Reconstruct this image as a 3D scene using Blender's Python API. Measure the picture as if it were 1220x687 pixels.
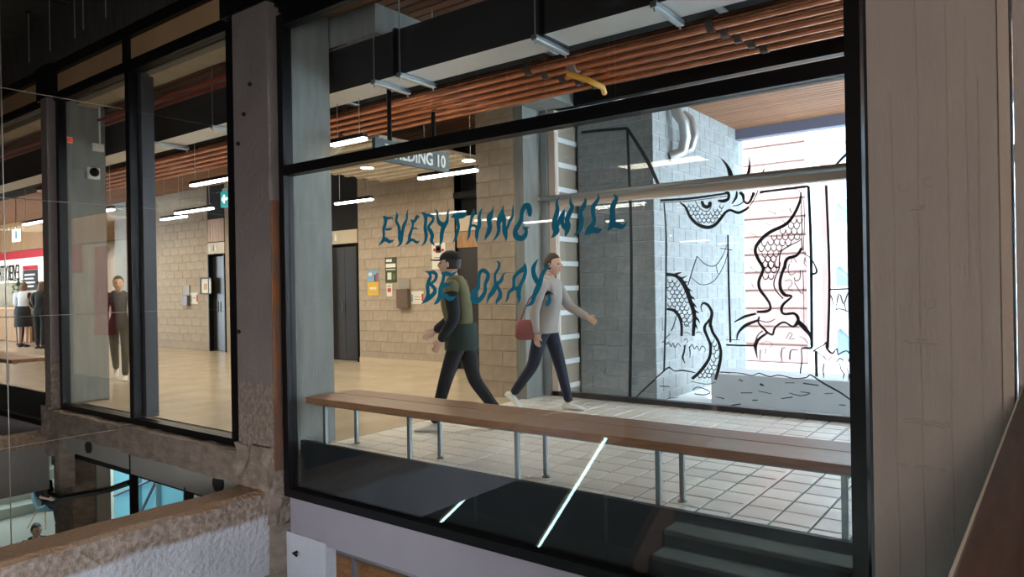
import bpy, bmesh, math, random
from mathutils import Vector, Matrix
random.seed(7)
for o in list(bpy.data.objects): bpy.data.objects.remove(o)
scene = bpy.context.scene
col = scene.collection

# ------------------------------------------------------------------ camera
# world: X runs along the glass wall (to the right), Y into the building, Z up; corridor floor is z = 0
YAW, ROLL, EYE = 0.6447, -0.0170, 1.40
_right = Vector((math.cos(YAW), math.sin(YAW), 0)); _fwd = Vector((-math.sin(YAW), math.cos(YAW), 0)); _up = Vector((0, 0, 1))
_r = _right*math.cos(ROLL) + _up*math.sin(ROLL); _u = _up*math.cos(ROLL) - _right*math.sin(ROLL)
cam = bpy.data.cameras.new('camera'); cam.sensor_width = 36; cam.lens = 842*36/1220; cam.clip_start = .02; cam.clip_end = 200
camo = bpy.data.objects.new('camera', cam); col.objects.link(camo)
m4 = Matrix.Identity(4)
for i in range(3): m4[i][0], m4[i][1], m4[i][2] = _r[i], _u[i], -_fwd[i]
m4[2][3] = EYE
camo.matrix_world = m4
scene.camera = camo

# ------------------------------------------------------------------ world, sun, large lights, exposure
w = bpy.data.worlds.new('sky'); scene.world = w; w.use_nodes = True
bg = w.node_tree.nodes['Background']; bg.inputs[0].default_value = (.80, .91, 1, 1); bg.inputs[1].default_value = 12
scene.view_settings.view_transform = 'Standard'; scene.view_settings.look = 'None'
scene.view_settings.exposure = 0.0; scene.view_settings.gamma = 1; scene.view_settings.use_curve_mapping = False

def light(name, kind, loc, power, color, size=1, sizey=None, target=None, spread=None):
    l = bpy.data.lights.new(name, kind); l.energy = power; l.color = color
    if kind == 'AREA':
        l.shape = 'RECTANGLE'; l.size = size; l.size_y = sizey or size
        if spread: l.spread = spread
    elif kind == 'SUN': l.angle = math.radians(1)
    else: l.shadow_soft_size = size
    o = bpy.data.objects.new(name, l); col.objects.link(o); o.location = loc
    if target is not None: o.rotation_euler = (Vector(target)-Vector(loc)).to_track_quat('-Z', 'Y').to_euler()
    return o
light('sun', 'SUN', (0, 30, 30), 12.0, (1, .96, .9), target=(3, 10, 0))
WARM = (1, .86, .66); DAY = (.86, .92, 1)
light('atrium_key', 'AREA', (.75, -1.2, 2.5), 62, (1, .84, .72), .8, .8, target=(-.5, 3.5, 1.3))
light('atrium_fill', 'AREA', (-.9, -3.2, .6), 62, (1, .94, .93), 2.0, 1.4, target=(-6.5, 3.6, -.3), spread=math.radians(75))
for cx in (-7.5, -10.8, -14.5, -18.0, -21.5):        # added warm fill along the corridor, no fixtures modelled
    light('corridor_fill', 'AREA', (cx, 7.4, 3.22), 84, WARM, 2.4, 1.0, target=(cx, 7.4, 0))
light('bench_ceiling_light', 'AREA', (-4.2, 6.3, 3.1), 16, WARM, 1.2, .4, target=(-4.2, 6.3, 0))
light('stair_fill', 'AREA', (-1.0, .9, .35), 110, (.8, .92, 1), .4, .4, target=(-1.9, 1.0, -1.0), spread=math.radians(120))  # added unseen light so the treads show up in the reflection
light('lower_hall_light', 'AREA', (-15.5, 6, -.6), 200, (.92, 1, .9), 4, 2, target=(-16.5, 6, -4))
light('lower_stair_light', 'AREA', (-6.0, 5.2, -.7), 30, (1, .8, .55), 1.2, .6, target=(-6.5, 6.5, -2.2))

# ------------------------------------------------------------------ materials
MATS = {}
def nodes(name):
    m = bpy.data.materials.new(name); m.use_nodes = True
    nt = m.node_tree; return m, nt, nt.nodes['Principled BSDF']
def rgba(c): return (c[0], c[1], c[2], 1)
def mat(name, c, rough=.6, metal=0., c2=None, scale=6., bump=0., bscale=40., stretch=None, rnd=0., spec=.5, detail=5):
    """plain or two-tone noise material in object space with optional fine relief and per-object tone change"""
    if name in MATS: return MATS[name]
    m, nt, b = nodes(name); N = nt.nodes; K = nt.links
    b.inputs['Roughness'].default_value = rough; b.inputs['Metallic'].default_value = metal
    b.inputs['Specular IOR Level'].default_value = spec
    b.inputs['Base Color'].default_value = rgba(c)
    tc = N.new('ShaderNodeTexCoord'); src = tc.outputs['Object']
    if stretch:
        mp = N.new('ShaderNodeMapping'); mp.inputs['Scale'].default_value = stretch
        K.new(src, mp.inputs['Vector']); src = mp.outputs['Vector']
    out = None
    if c2 is not None:
        n = N.new('ShaderNodeTexNoise'); n.inputs['Scale'].default_value = scale; n.inputs['Detail'].default_value = detail
        K.new(src, n.inputs['Vector'])
        r = N.new('ShaderNodeValToRGB'); r.color_ramp.elements[0].position = .35; r.color_ramp.elements[1].position = .68
        r.color_ramp.elements[0].color = rgba(c); r.color_ramp.elements[1].color = rgba(c2)
        K.new(n.outputs['Fac'], r.inputs['Fac']); out = r.outputs['Color']
    if rnd:
        oi = N.new('ShaderNodeObjectInfo'); mr = N.new('ShaderNodeMapRange')
        mr.inputs['To Min'].default_value = 1-rnd; mr.inputs['To Max'].default_value = 1+rnd
        K.new(oi.outputs['Random'], mr.inputs['Value'])
        hs = N.new('ShaderNodeHueSaturation'); K.new(mr.outputs['Result'], hs.inputs['Value'])
        if out: K.new(out, hs.inputs['Color'])
        else: hs.inputs['Color'].default_value = rgba(c)
        out = hs.outputs['Color']
    if out: K.new(out, b.inputs['Base Color'])
    if bump:
        n = N.new('ShaderNodeTexNoise'); n.inputs['Scale'].default_value = bscale; n.inputs['Detail'].default_value = 6
        K.new(src, n.inputs['Vector'])
        bp = N.new('ShaderNodeBump'); bp.inputs['Strength'].default_value = bump; bp.inputs['Distance'].default_value = .02
        K.new(n.outputs['Fac'], bp.inputs['Height']); K.new(bp.outputs['Normal'], b.inputs['Normal'])
    MATS[name] = m; return m
def emit(name, c, s):
    m, nt, b = nodes(name)
    b.inputs['Base Color'].default_value = rgba(c); b.inputs['Emission Color'].default_value = rgba(c); b.inputs['Emission Strength'].default_value = s
    MATS[name] = m; return m
def glass(name, tint, gain=1.0):
    """architectural pane: clear transmission plus mirror reflection that grows with the angle (Schlick)"""
    m = bpy.data.materials.new(name); m.use_nodes = True; nt = m.node_tree; N = nt.nodes; K = nt.links
    N.remove(N['Principled BSDF'])
    lw = N.new('ShaderNodeLayerWeight'); lw.inputs['Blend'].default_value = .5
    p = N.new('ShaderNodeMath'); p.operation = 'POWER'; p.inputs[1].default_value = 5; K.new(lw.outputs['Facing'], p.inputs[0])
    mu = N.new('ShaderNodeMath'); mu.operation = 'MULTIPLY_ADD'; mu.inputs[1].default_value = .96; mu.inputs[2].default_value = .042*gain; mu.use_clamp = True
    K.new(p.outputs[0], mu.inputs[0])
    t = N.new('ShaderNodeBsdfTransparent'); t.inputs[0].default_value = rgba(tint)
    g = N.new('ShaderNodeBsdfGlossy'); g.inputs['Roughness'].default_value = 0; g.inputs['Color'].default_value = (.95, .98, 1, 1)
    mx = N.new('ShaderNodeMixShader'); K.new(mu.outputs[0], mx.inputs[0]); K.new(t.outputs[0], mx.inputs[1]); K.new(g.outputs[0], mx.inputs[2])
    K.new(mx.outputs[0], N['Material Output'].inputs['Surface'])
    MATS[name] = m; return m
def paint_over(name, paint, bare, bare2, level, axis=2, soft=.25, nscale=3., above=True, bump=.5, dust=None):
    """painted concrete whose coat is gone beyond a ragged height (world-size coordinates in object space)"""
    m, nt, b = nodes(name); N = nt.nodes; K = nt.links
    b.inputs['Roughness'].default_value = .75
    tc = N.new('ShaderNodeTexCoord'); sx = N.new('ShaderNodeSeparateXYZ'); K.new(tc.outputs['Object'], sx.inputs[0])
    n = N.new('ShaderNodeTexNoise'); n.inputs['Scale'].default_value = nscale; n.inputs['Detail'].default_value = 8; K.new(tc.outputs['Object'], n.inputs['Vector'])
    a = N.new('ShaderNodeMath'); a.operation = 'MULTIPLY_ADD'; a.inputs[1].default_value = soft*2; K.new(n.outputs['Fac'], a.inputs[0]); K.new(sx.outputs[axis], a.inputs[2])
    mr = N.new('ShaderNodeMapRange'); mr.inputs['From Min'].default_value = level+soft-.02; mr.inputs['From Max'].default_value = level+soft+.02
    K.new(a.outputs[0], mr.inputs['Value'])
    n2 = N.new('ShaderNodeTexNoise'); n2.inputs['Scale'].default_value = 22; n2.inputs['Detail'].default_value = 8; K.new(tc.outputs['Object'], n2.inputs['Vector'])
    r = N.new('ShaderNodeValToRGB'); r.color_ramp.elements[0].position = .38; r.color_ramp.elements[1].position = .62
    r.color_ramp.elements[0].color = rgba(bare); r.color_ramp.elements[1].color = rgba(bare2); K.new(n2.outputs['Fac'], r.inputs['Fac'])
    n3 = N.new('ShaderNodeTexNoise'); n3.inputs['Scale'].default_value = 2.2; n3.inputs['Detail'].default_value = 6; K.new(tc.outputs['Object'], n3.inputs['Vector'])
    pr = N.new('ShaderNodeValToRGB'); pr.color_ramp.elements[0].position = .3; pr.color_ramp.elements[1].position = .7
    pr.color_ramp.elements[0].color = rgba([v*.82 for v in paint]); pr.color_ramp.elements[1].color = rgba(paint); K.new(n3.outputs['Fac'], pr.inputs['Fac'])
    mx = N.new('ShaderNodeMix'); mx.data_type = 'RGBA'
    K.new(mr.outputs['Result'], mx.inputs['Factor'])
    K.new((r if above else pr).outputs['Color'], mx.inputs['A']); K.new((pr if above else r).outputs['Color'], mx.inputs['B'])
    res = mx.outputs['Result']
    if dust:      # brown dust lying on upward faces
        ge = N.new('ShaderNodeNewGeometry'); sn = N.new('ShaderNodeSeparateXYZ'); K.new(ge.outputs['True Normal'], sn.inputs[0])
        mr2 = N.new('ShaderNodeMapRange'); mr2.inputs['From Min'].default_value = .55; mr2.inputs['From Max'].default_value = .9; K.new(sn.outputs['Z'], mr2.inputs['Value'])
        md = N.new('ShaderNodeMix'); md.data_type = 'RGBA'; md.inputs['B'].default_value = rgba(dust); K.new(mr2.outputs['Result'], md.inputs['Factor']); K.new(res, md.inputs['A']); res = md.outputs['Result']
    K.new(res, b.inputs['Base Color'])
    bp = N.new('ShaderNodeBump'); bp.inputs['Strength'].default_value = bump; bp.inputs['Distance'].default_value = .03
    K.new(n2.outputs['Fac'], bp.inputs['Height']); K.new(bp.outputs['Normal'], b.inputs['Normal'])
    MATS[name] = m; return m

mat('black_frame', (.004, .004, .005), .4, spec=.25)
mat('jamb_grey', (.05, .05, .06), .4)
glass('pane_glass', (.955, .975, .975), 1.15)
glass('mural_glass', (.95, .975, .985), 1.0)
mat('cream_block', (.40, .33, .255), .85, c2=(.47, .39, .305), scale=9, bump=.25, bscale=120, rnd=.06)
mat('cream_mortar', (.36, .30, .235), .9)
mat('grey_block', (.25, .265, .27), .9, c2=(.32, .335, .34), scale=12, bump=.3, bscale=140, rnd=.08)
mat('grey_mortar', (.42, .44, .44), .9)
mat('brick_red', (.42, .21, .10), .85, c2=(.52, .28, .14), scale=14, bump=.3, bscale=90, rnd=.15)
mat('brick_mortar', (.36, .28, .2), .9)
mat('polished_floor', (.46, .38, .27), .22, c2=(.56, .47, .35), scale=2.2, bump=.02, bscale=30)
mat('tile_face', (.70, .67, .61), .32, c2=(.78, .76, .71), scale=5, bump=.05, bscale=60, rnd=.07)
mat('grout', (.16, .14, .12), .8)
mat('steel_strip', (.45, .43, .4), .3, .9)
mat('slat_wood', (.24, .105, .048), .55, c2=(.32, .15, .07), scale=8, stretch=(.4, 6, 6), rnd=.12)
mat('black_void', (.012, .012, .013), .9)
mat('wood_bench', (.22, .105, .055), .38, c2=(.32, .16, .085), scale=10, stretch=(.6, 8, 8), bump=.08, bscale=30, rnd=.1)
mat('galvanised', (.42, .46, .48), .38, .85)
mat('steel_leg', (.26, .29, .30), .35, .8)
mat('duct_shaded', (.055, .055, .06), .45, .5)
mat('duct_lit', (.62, .60, .56), .45, .2, c2=(.68, .67, .64), scale=3)
mat('copper', (.55, .22, .12), .24, .85, c2=(.34, .13, .07), scale=5, stretch=(1.2, 8, 8))
mat('copper_dark', (.06, .04, .035), .6)
mat('red_pipe', (.30, .03, .03), .5)
mat('yellow_pipe', (.75, .38, .04), .5)
paint_over('pillar_paint', (.19, .165, .16), (.16, .125, .105), (.26, .21, .175), .62, soft=.18, nscale=5, bump=.5)
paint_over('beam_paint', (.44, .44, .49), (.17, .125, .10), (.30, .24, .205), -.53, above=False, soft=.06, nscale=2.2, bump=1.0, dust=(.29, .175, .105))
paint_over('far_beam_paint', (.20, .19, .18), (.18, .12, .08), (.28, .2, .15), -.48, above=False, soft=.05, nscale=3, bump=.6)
mat('sill_concrete', (.16, .13, .105), .85, c2=(.25, .20, .165), scale=7, bump=.7, bscale=22, stretch=(1, 1, 2))
mat('inner_concrete', (.235, .25, .24), .8, c2=(.29, .305, .295), scale=4, bump=.25, bscale=40, stretch=(3, 3, .6))
mat('wall_paint', (.47, .415, .39), .7, c2=(.52, .46, .43), scale=2.5, bump=.28, bscale=26, stretch=(3, 3, .6))
mat('wall_strip', (.62, .52, .45), .7, bump=.2)
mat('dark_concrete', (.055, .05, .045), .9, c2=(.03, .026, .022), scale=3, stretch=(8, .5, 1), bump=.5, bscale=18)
mat('beige_concrete', (.42, .34, .24), .85, c2=(.5, .41, .3), scale=4, bump=.2, bscale=30)
mat('fascia_brown', (.46, .30, .16), .4, c2=(.38, .25, .13), scale=1.2)
mat('spandrel_mauve', (.30, .285, .34), .5, c2=(.275, .26, .315), scale=2)
mat('spandrel_grey', (.24, .24, .22), .6, c2=(.28, .275, .25), scale=2)
mat('spandrel_dark', (.009, .012, .016), .55, c2=(.013, .017, .021), scale=3)
mat('rust', (.22, .075, .02), .8, c2=(.11, .065, .05), scale=5)
mat('letter_teal', (.003, .17, .28), .5)
mat('mural_ink', (.012, .022, .035), .5)
mat('white_paint', (.8, .8, .8), .5)
mat('outdoor_white', (.82, .84, .85), .7)
mat('outdoor_grey', (.62, .65, .68), .8, c2=(.68, .70, .72), scale=3)
mat('pink_board', (.60, .40, .37), .7, rnd=.05)
mat('fin_blue', (.30, .42, .52), .5, rnd=.1)
mat('trunk_pipe', (.45, .44, .43), .35, .6)
mat('oak', (.36, .19, .085), .5, c2=(.44, .25, .12), scale=9, stretch=(8, 8, .7), rnd=.12)
mat('door_dark', (.028, .026, .026), .35)
mat('door_brown', (.09, .055, .04), .4)
mat('sign_beige', (.60, .50, .36), .5)
mat('sign_teal', (.055, .085, .095), .5)
mat('sign_white', (.85, .85, .8), .5)
mat('paper', (.78, .74, .66), .7)
mat('paper_green', (.05, .07, .03), .7)
mat('paper_yellow', (.75, .48, .06), .7)
mat('paper_blue', (.22, .42, .62), .7)
mat('print_dark', (.03, .03, .035), .7)
mat('print_red', (.5, .04, .06), .7)
mat('brown_box', (.15, .10, .075), .4)
mat('grey_box', (.32, .29, .25), .5)
mat('rail_wood', (.05, .022, .013), .45, c2=(.09, .042, .024), scale=6, stretch=(8, .7, 8), bump=.1, bscale=20)
mat('rail_edge_lit', (.55, .5, .42), .4)
mat('cable', (.5, .48, .45), .35, .7)
mat('skin', (.62, .40, .30), .6)
mat('hair_dark', (.025, .018, .014), .6)
mat('hair_brown', (.12, .06, .03), .6)
mat('cloth_black', (.012, .013, .016), .85)
mat('cloth_olive', (.14, .13, .06), .85)
mat('cloth_green', (.02, .035, .028), .85)
mat('cloth_grey', (.36, .33, .32), .85)
mat('cloth_navy', (.016, .022, .042), .85)
mat('cloth_white', (.62, .66, .72), .85)
mat('shoe_white', (.75, .74, .70), .6)
mat('shoe_black', (.02, .02, .02), .5)
mat('bag_maroon', (.22, .07, .07), .7)
mat('curtain_red', (.55, .02, .03), .7)
mat('foliage', (.06, .13, .05), .7, c2=(.12, .18, .07), scale=20)
mat('seat_blue', (.16, .28, .36), .8)
mat('stair_pale', (.42, .46, .40), .8)
mat('tan_ledge', (.55, .36, .2), .6)
mat('blue_steel', (.16, .17, .24), .5)
mat('lavender_paint', (.52, .54, .62), .75, c2=(.46, .48, .56), scale=3, bump=.4, bscale=25, stretch=(3, 3, .7))
emit('led_white', (1, .94, .84), 14)
emit('led_cool', (.62, .95, 1), 16)
emit('exit_green', (.02, .30, .30), 1.0)
emit('exit_white', (1, 1, .96), 1.6)
emit('lamp_red', (.8, .06, .02), .5)
emit('blue_window_glow', (.13, .40, .52), .5)
emit('shop_glow', (1, .90, .74), .75)

# ------------------------------------------------------------------ helpers
class MB:
    """collects polygons, then links them as ONE mesh object"""
    def __init__(s): s.v = []; s.f = []; s.mi = []
    def add(s, vs, fs, mi=0):
        o = len(s.v); s.v += [tuple(v) for v in vs]
        for f in fs: s.f.append([o+i for i in f]); s.mi.append(mi)
        return s
    def box(s, x0, x1, y0, y1, z0, z1, mi=0):
        x0, x1 = min(x0, x1), max(x0, x1); y0, y1 = min(y0, y1), max(y0, y1); z0, z1 = min(z0, z1), max(z0, z1)
        vs = [(x, y, z) for x in (x0, x1) for y in (y0, y1) for z in (z0, z1)]
        return s.add(vs, [(0,1,3,2), (4,6,7,5), (0,4,5,1), (2,3,7,6), (0,2,6,4), (1,5,7,3)], mi)
    def tube(s, pts, r, n=8, mi=0, cap=True):
        pts = [Vector(p) for p in pts]; rs = r if isinstance(r, (list, tuple)) else [r]*len(pts)
        rings = []; prev = None
        for i, p in enumerate(pts):
            d = (pts[min(i+1, len(pts)-1)] - pts[max(i-1, 0)])
            d = d.normalized() if d.length > 1e-9 else Vector((0, 0, 1))
            if prev is None:
                a = Vector((0, 0, 1)) if abs(d.z) < .9 else Vector((1, 0, 0)); u = d.cross(a).normalized()
            else: u = (prev - d*prev.dot(d)).normalized()
            prev = u; v = d.cross(u)
            rings.append([p + (u*math.cos(2*math.pi*k/n) + v*math.sin(2*math.pi*k/n))*rs[i] for k in range(n)])
        return s.loft(rings, mi, cap)
    def loft(s, rings, mi=0, cap=True):
        n = len(rings[0]); vs = [q for r in rings for q in r]; fs = []
        for i in range(len(rings)-1):
            for k in range(n): fs.append((i*n+k, i*n+(k+1) % n, (i+1)*n+(k+1) % n, (i+1)*n+k))
        if cap: fs.append(tuple(reversed(range(n)))); fs.append(tuple((len(rings)-1)*n+k for k in range(n)))
        return s.add(vs, fs, mi)
    def prism(s, outline, axis, a, b, mi=0):
        """outline: 2-D points, extruded from a to b along axis (0 x, 1 y, 2 z)"""
        def p3(p, t): return (t, p[0], p[1]) if axis == 0 else (p[0], t, p[1]) if axis == 1 else (p[0], p[1], t)
        return s.loft([[p3(p, a) for p in outline], [p3(p, b) for p in outline]], mi)
    def ball(s, c, rx, ry, rz, nu=12, nv=8, mi=0, fn=None):
        rings = []
        for j in range(1, nv):
            t = math.pi*j/nv
            rings.append([(c[0]+rx*math.sin(t)*math.cos(2*math.pi*k/nu), c[1]+ry*math.sin(t)*math.sin(2*math.pi*k/nu), c[2]-rz*math.cos(t)) for k in range(nu)])
        if fn: rings = [[fn(Vector(p)) for p in r] for r in rings]
        return s.loft(rings, mi)
    def mesh(s, name, mats):
        me = bpy.data.meshes.new(name); me.from_pydata(s.v, [], s.f)
        for q in (mats if isinstance(mats, (list, tuple)) else [mats]): me.materials.append(MATS[q])
        me.polygons.foreach_set('material_index', s.mi)
        bm = bmesh.new(); bm.from_mesh(me); bmesh.ops.recalc_face_normals(bm, faces=bm.faces); bm.to_mesh(me); bm.free()
        return me
    def build(s, name, mats, parent=None, smooth=False, loc=None):
        me = s.mesh(name, mats)
        if smooth:
            me.polygons.foreach_set('use_smooth', [True]*len(me.polygons))
            me.set_sharp_from_angle(angle=math.radians(40))
        return link(name, me, parent, loc)
def link(name, data, parent=None, loc=None, rot=None):
    o = bpy.data.objects.new(name, data); col.objects.link(o)
    if parent is not None: o.parent = parent
    if loc is not None: o.location = loc
    if rot is not None: o.rotation_euler = rot
    return o
def tag(o, label=None, cat=None, group=None, kind=None):
    if label: o['label'] = label
    if cat: o['category'] = cat
    if group: o['group'] = group
    if kind: o['kind'] = kind
    return o
def thing(name, label, cat, loc=(0, 0, 0), rz=0, group=None, kind=None):
    o = bpy.data.objects.new(name, None); o.empty_display_size = .1; col.objects.link(o)
    o.location = loc; o.rotation_euler = (0, 0, rz)
    return tag(o, label, cat, group, kind)
def box(name, m, x0, x1, y0, y1, z0, z1, parent=None): return MB().box(x0, x1, y0, y1, z0, z1).build(name, m, parent)
def bevel(o, wd=.006, seg=2):
    md = o.modifiers.new('bevel', 'BEVEL'); md.width = wd; md.segments = seg; md.limit_method = 'ANGLE'
    return o
def text_mesh(txt, size, m, ext=.004, bold=0.0):
    cu = bpy.data.curves.new('lettering', 'FONT'); cu.body = txt; cu.size = size; cu.extrude = ext; cu.offset = bold; cu.resolution_u = 3
    o = bpy.data.objects.new('lettering', cu); col.objects.link(o); bpy.context.view_layer.update()
    me = bpy.data.meshes.new_from_object(o.evaluated_get(bpy.context.evaluated_depsgraph_get()))
    bpy.data.objects.remove(o); me.materials.clear(); me.materials.append(MATS[m]); return me
def smooth_stroke(d):
    """flat list x,z,width in mm -> finer list in metres (Catmull-Rom)"""
    P = [(d[i]/1000, d[i+1]/1000, d[i+2]/1000) for i in range(0, len(d), 3)]
    if len(P) < 3: return P
    out = []
    for i in range(len(P)-1):
        p0, p1, p2, p3 = P[max(i-1, 0)], P[i], P[i+1], P[min(i+2, len(P)-1)]
        for k in range(4):
            t = k/4
            out.append(tuple(.5*(2*p1[j]+(p2[j]-p0[j])*t+(2*p0[j]-5*p1[j]+4*p2[j]-p3[j])*t*t+(3*p1[j]-p0[j]-3*p2[j]+p3[j])*t**3) for j in range(3)))
    out.append(P[-1]); return out
RIB = [0]
def ribbon(mb, d, y, th=.0015):
    RIB[0] += 1; y -= .00035*(RIB[0] % 5)       # later brush strokes lie on earlier ones
    P = smooth_stroke(d); Lf = []; Rt = []
    for i, p in enumerate(P):
        a, b = P[max(i-1, 0)], P[min(i+1, len(P)-1)]
        dx, dz = b[0]-a[0], b[1]-a[1]; l = math.hypot(dx, dz) or 1; h = max(p[2], .0006)/2
        Lf.append((p[0]-dz/l*h, p[1]+dx/l*h)); Rt.append((p[0]+dz/l*h, p[1]-dx/l*h))
    mb.loft([[(l[0], y, l[1]), (r[0], y, r[1]), (r[0], y+th, r[1]), (l[0], y+th, l[1])] for l, r in zip(Lf, Rt)])

# block, brick and tile pieces share meshes
PIECES = {}
def piece(kind, L, H, D, m, ch=.006):
    """chamfered block: face looks along -Y, origin at the lower left front corner"""
    k = (kind, round(L, 3), round(H, 3), m)
    if k not in PIECES:
        b = MB(); r0 = [(0, D, 0), (L, D, 0), (L, D, H), (0, D, H)]; r1 = [(0, ch, 0), (L, ch, 0), (L, ch, H), (0, ch, H)]
        r2 = [(ch, 0, ch), (L-ch, 0, ch), (L-ch, 0, H-ch), (ch, 0, H-ch)]
        b.loft([r0, r1, r2]); PIECES[k] = b.mesh(kind, m)
    return PIECES[k]
def block_wall(parent, kind, m, origin, along, length, height, bl, bh, j=.01, D=.03, maxn=300, odd=.5):
    """courses of single blocks, face at the origin plane; along = 'x' faces -Y, 'y' faces +X"""
    spots = []; zr = 0; row = 0
    while zr < height-.03:
        h = min(bh, height-zr-.002); s = -(bl+j)*odd if row % 2 else 0
        while s < length-.02:
            a, b = max(s, 0), min(s+bl, length)
            if b-a > .03: spots.append((a, zr, b-a, h))
            s += bl+j
        zr += bh+j; row += 1
    rest = MB()
    for n, (a, z, L, h) in enumerate(spots):
        me = piece(kind, L, h, D, m)
        if along == 'x': loc = (origin[0]+a, origin[1], origin[2]+z); rot = (0, 0, 0)
        else: loc = (origin[0], origin[1]+a, origin[2]+z); rot = (0, 0, math.pi/2)
        dj = random.uniform(-.0015, .0015)
        loc = (loc[0], loc[1]+dj, loc[2]) if along == 'x' else (loc[0]+dj, loc[1], loc[2])
        link(kind, me, parent, loc, rot)
def structure(name, label=None): return thing(name, label, None, kind='structure')
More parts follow.
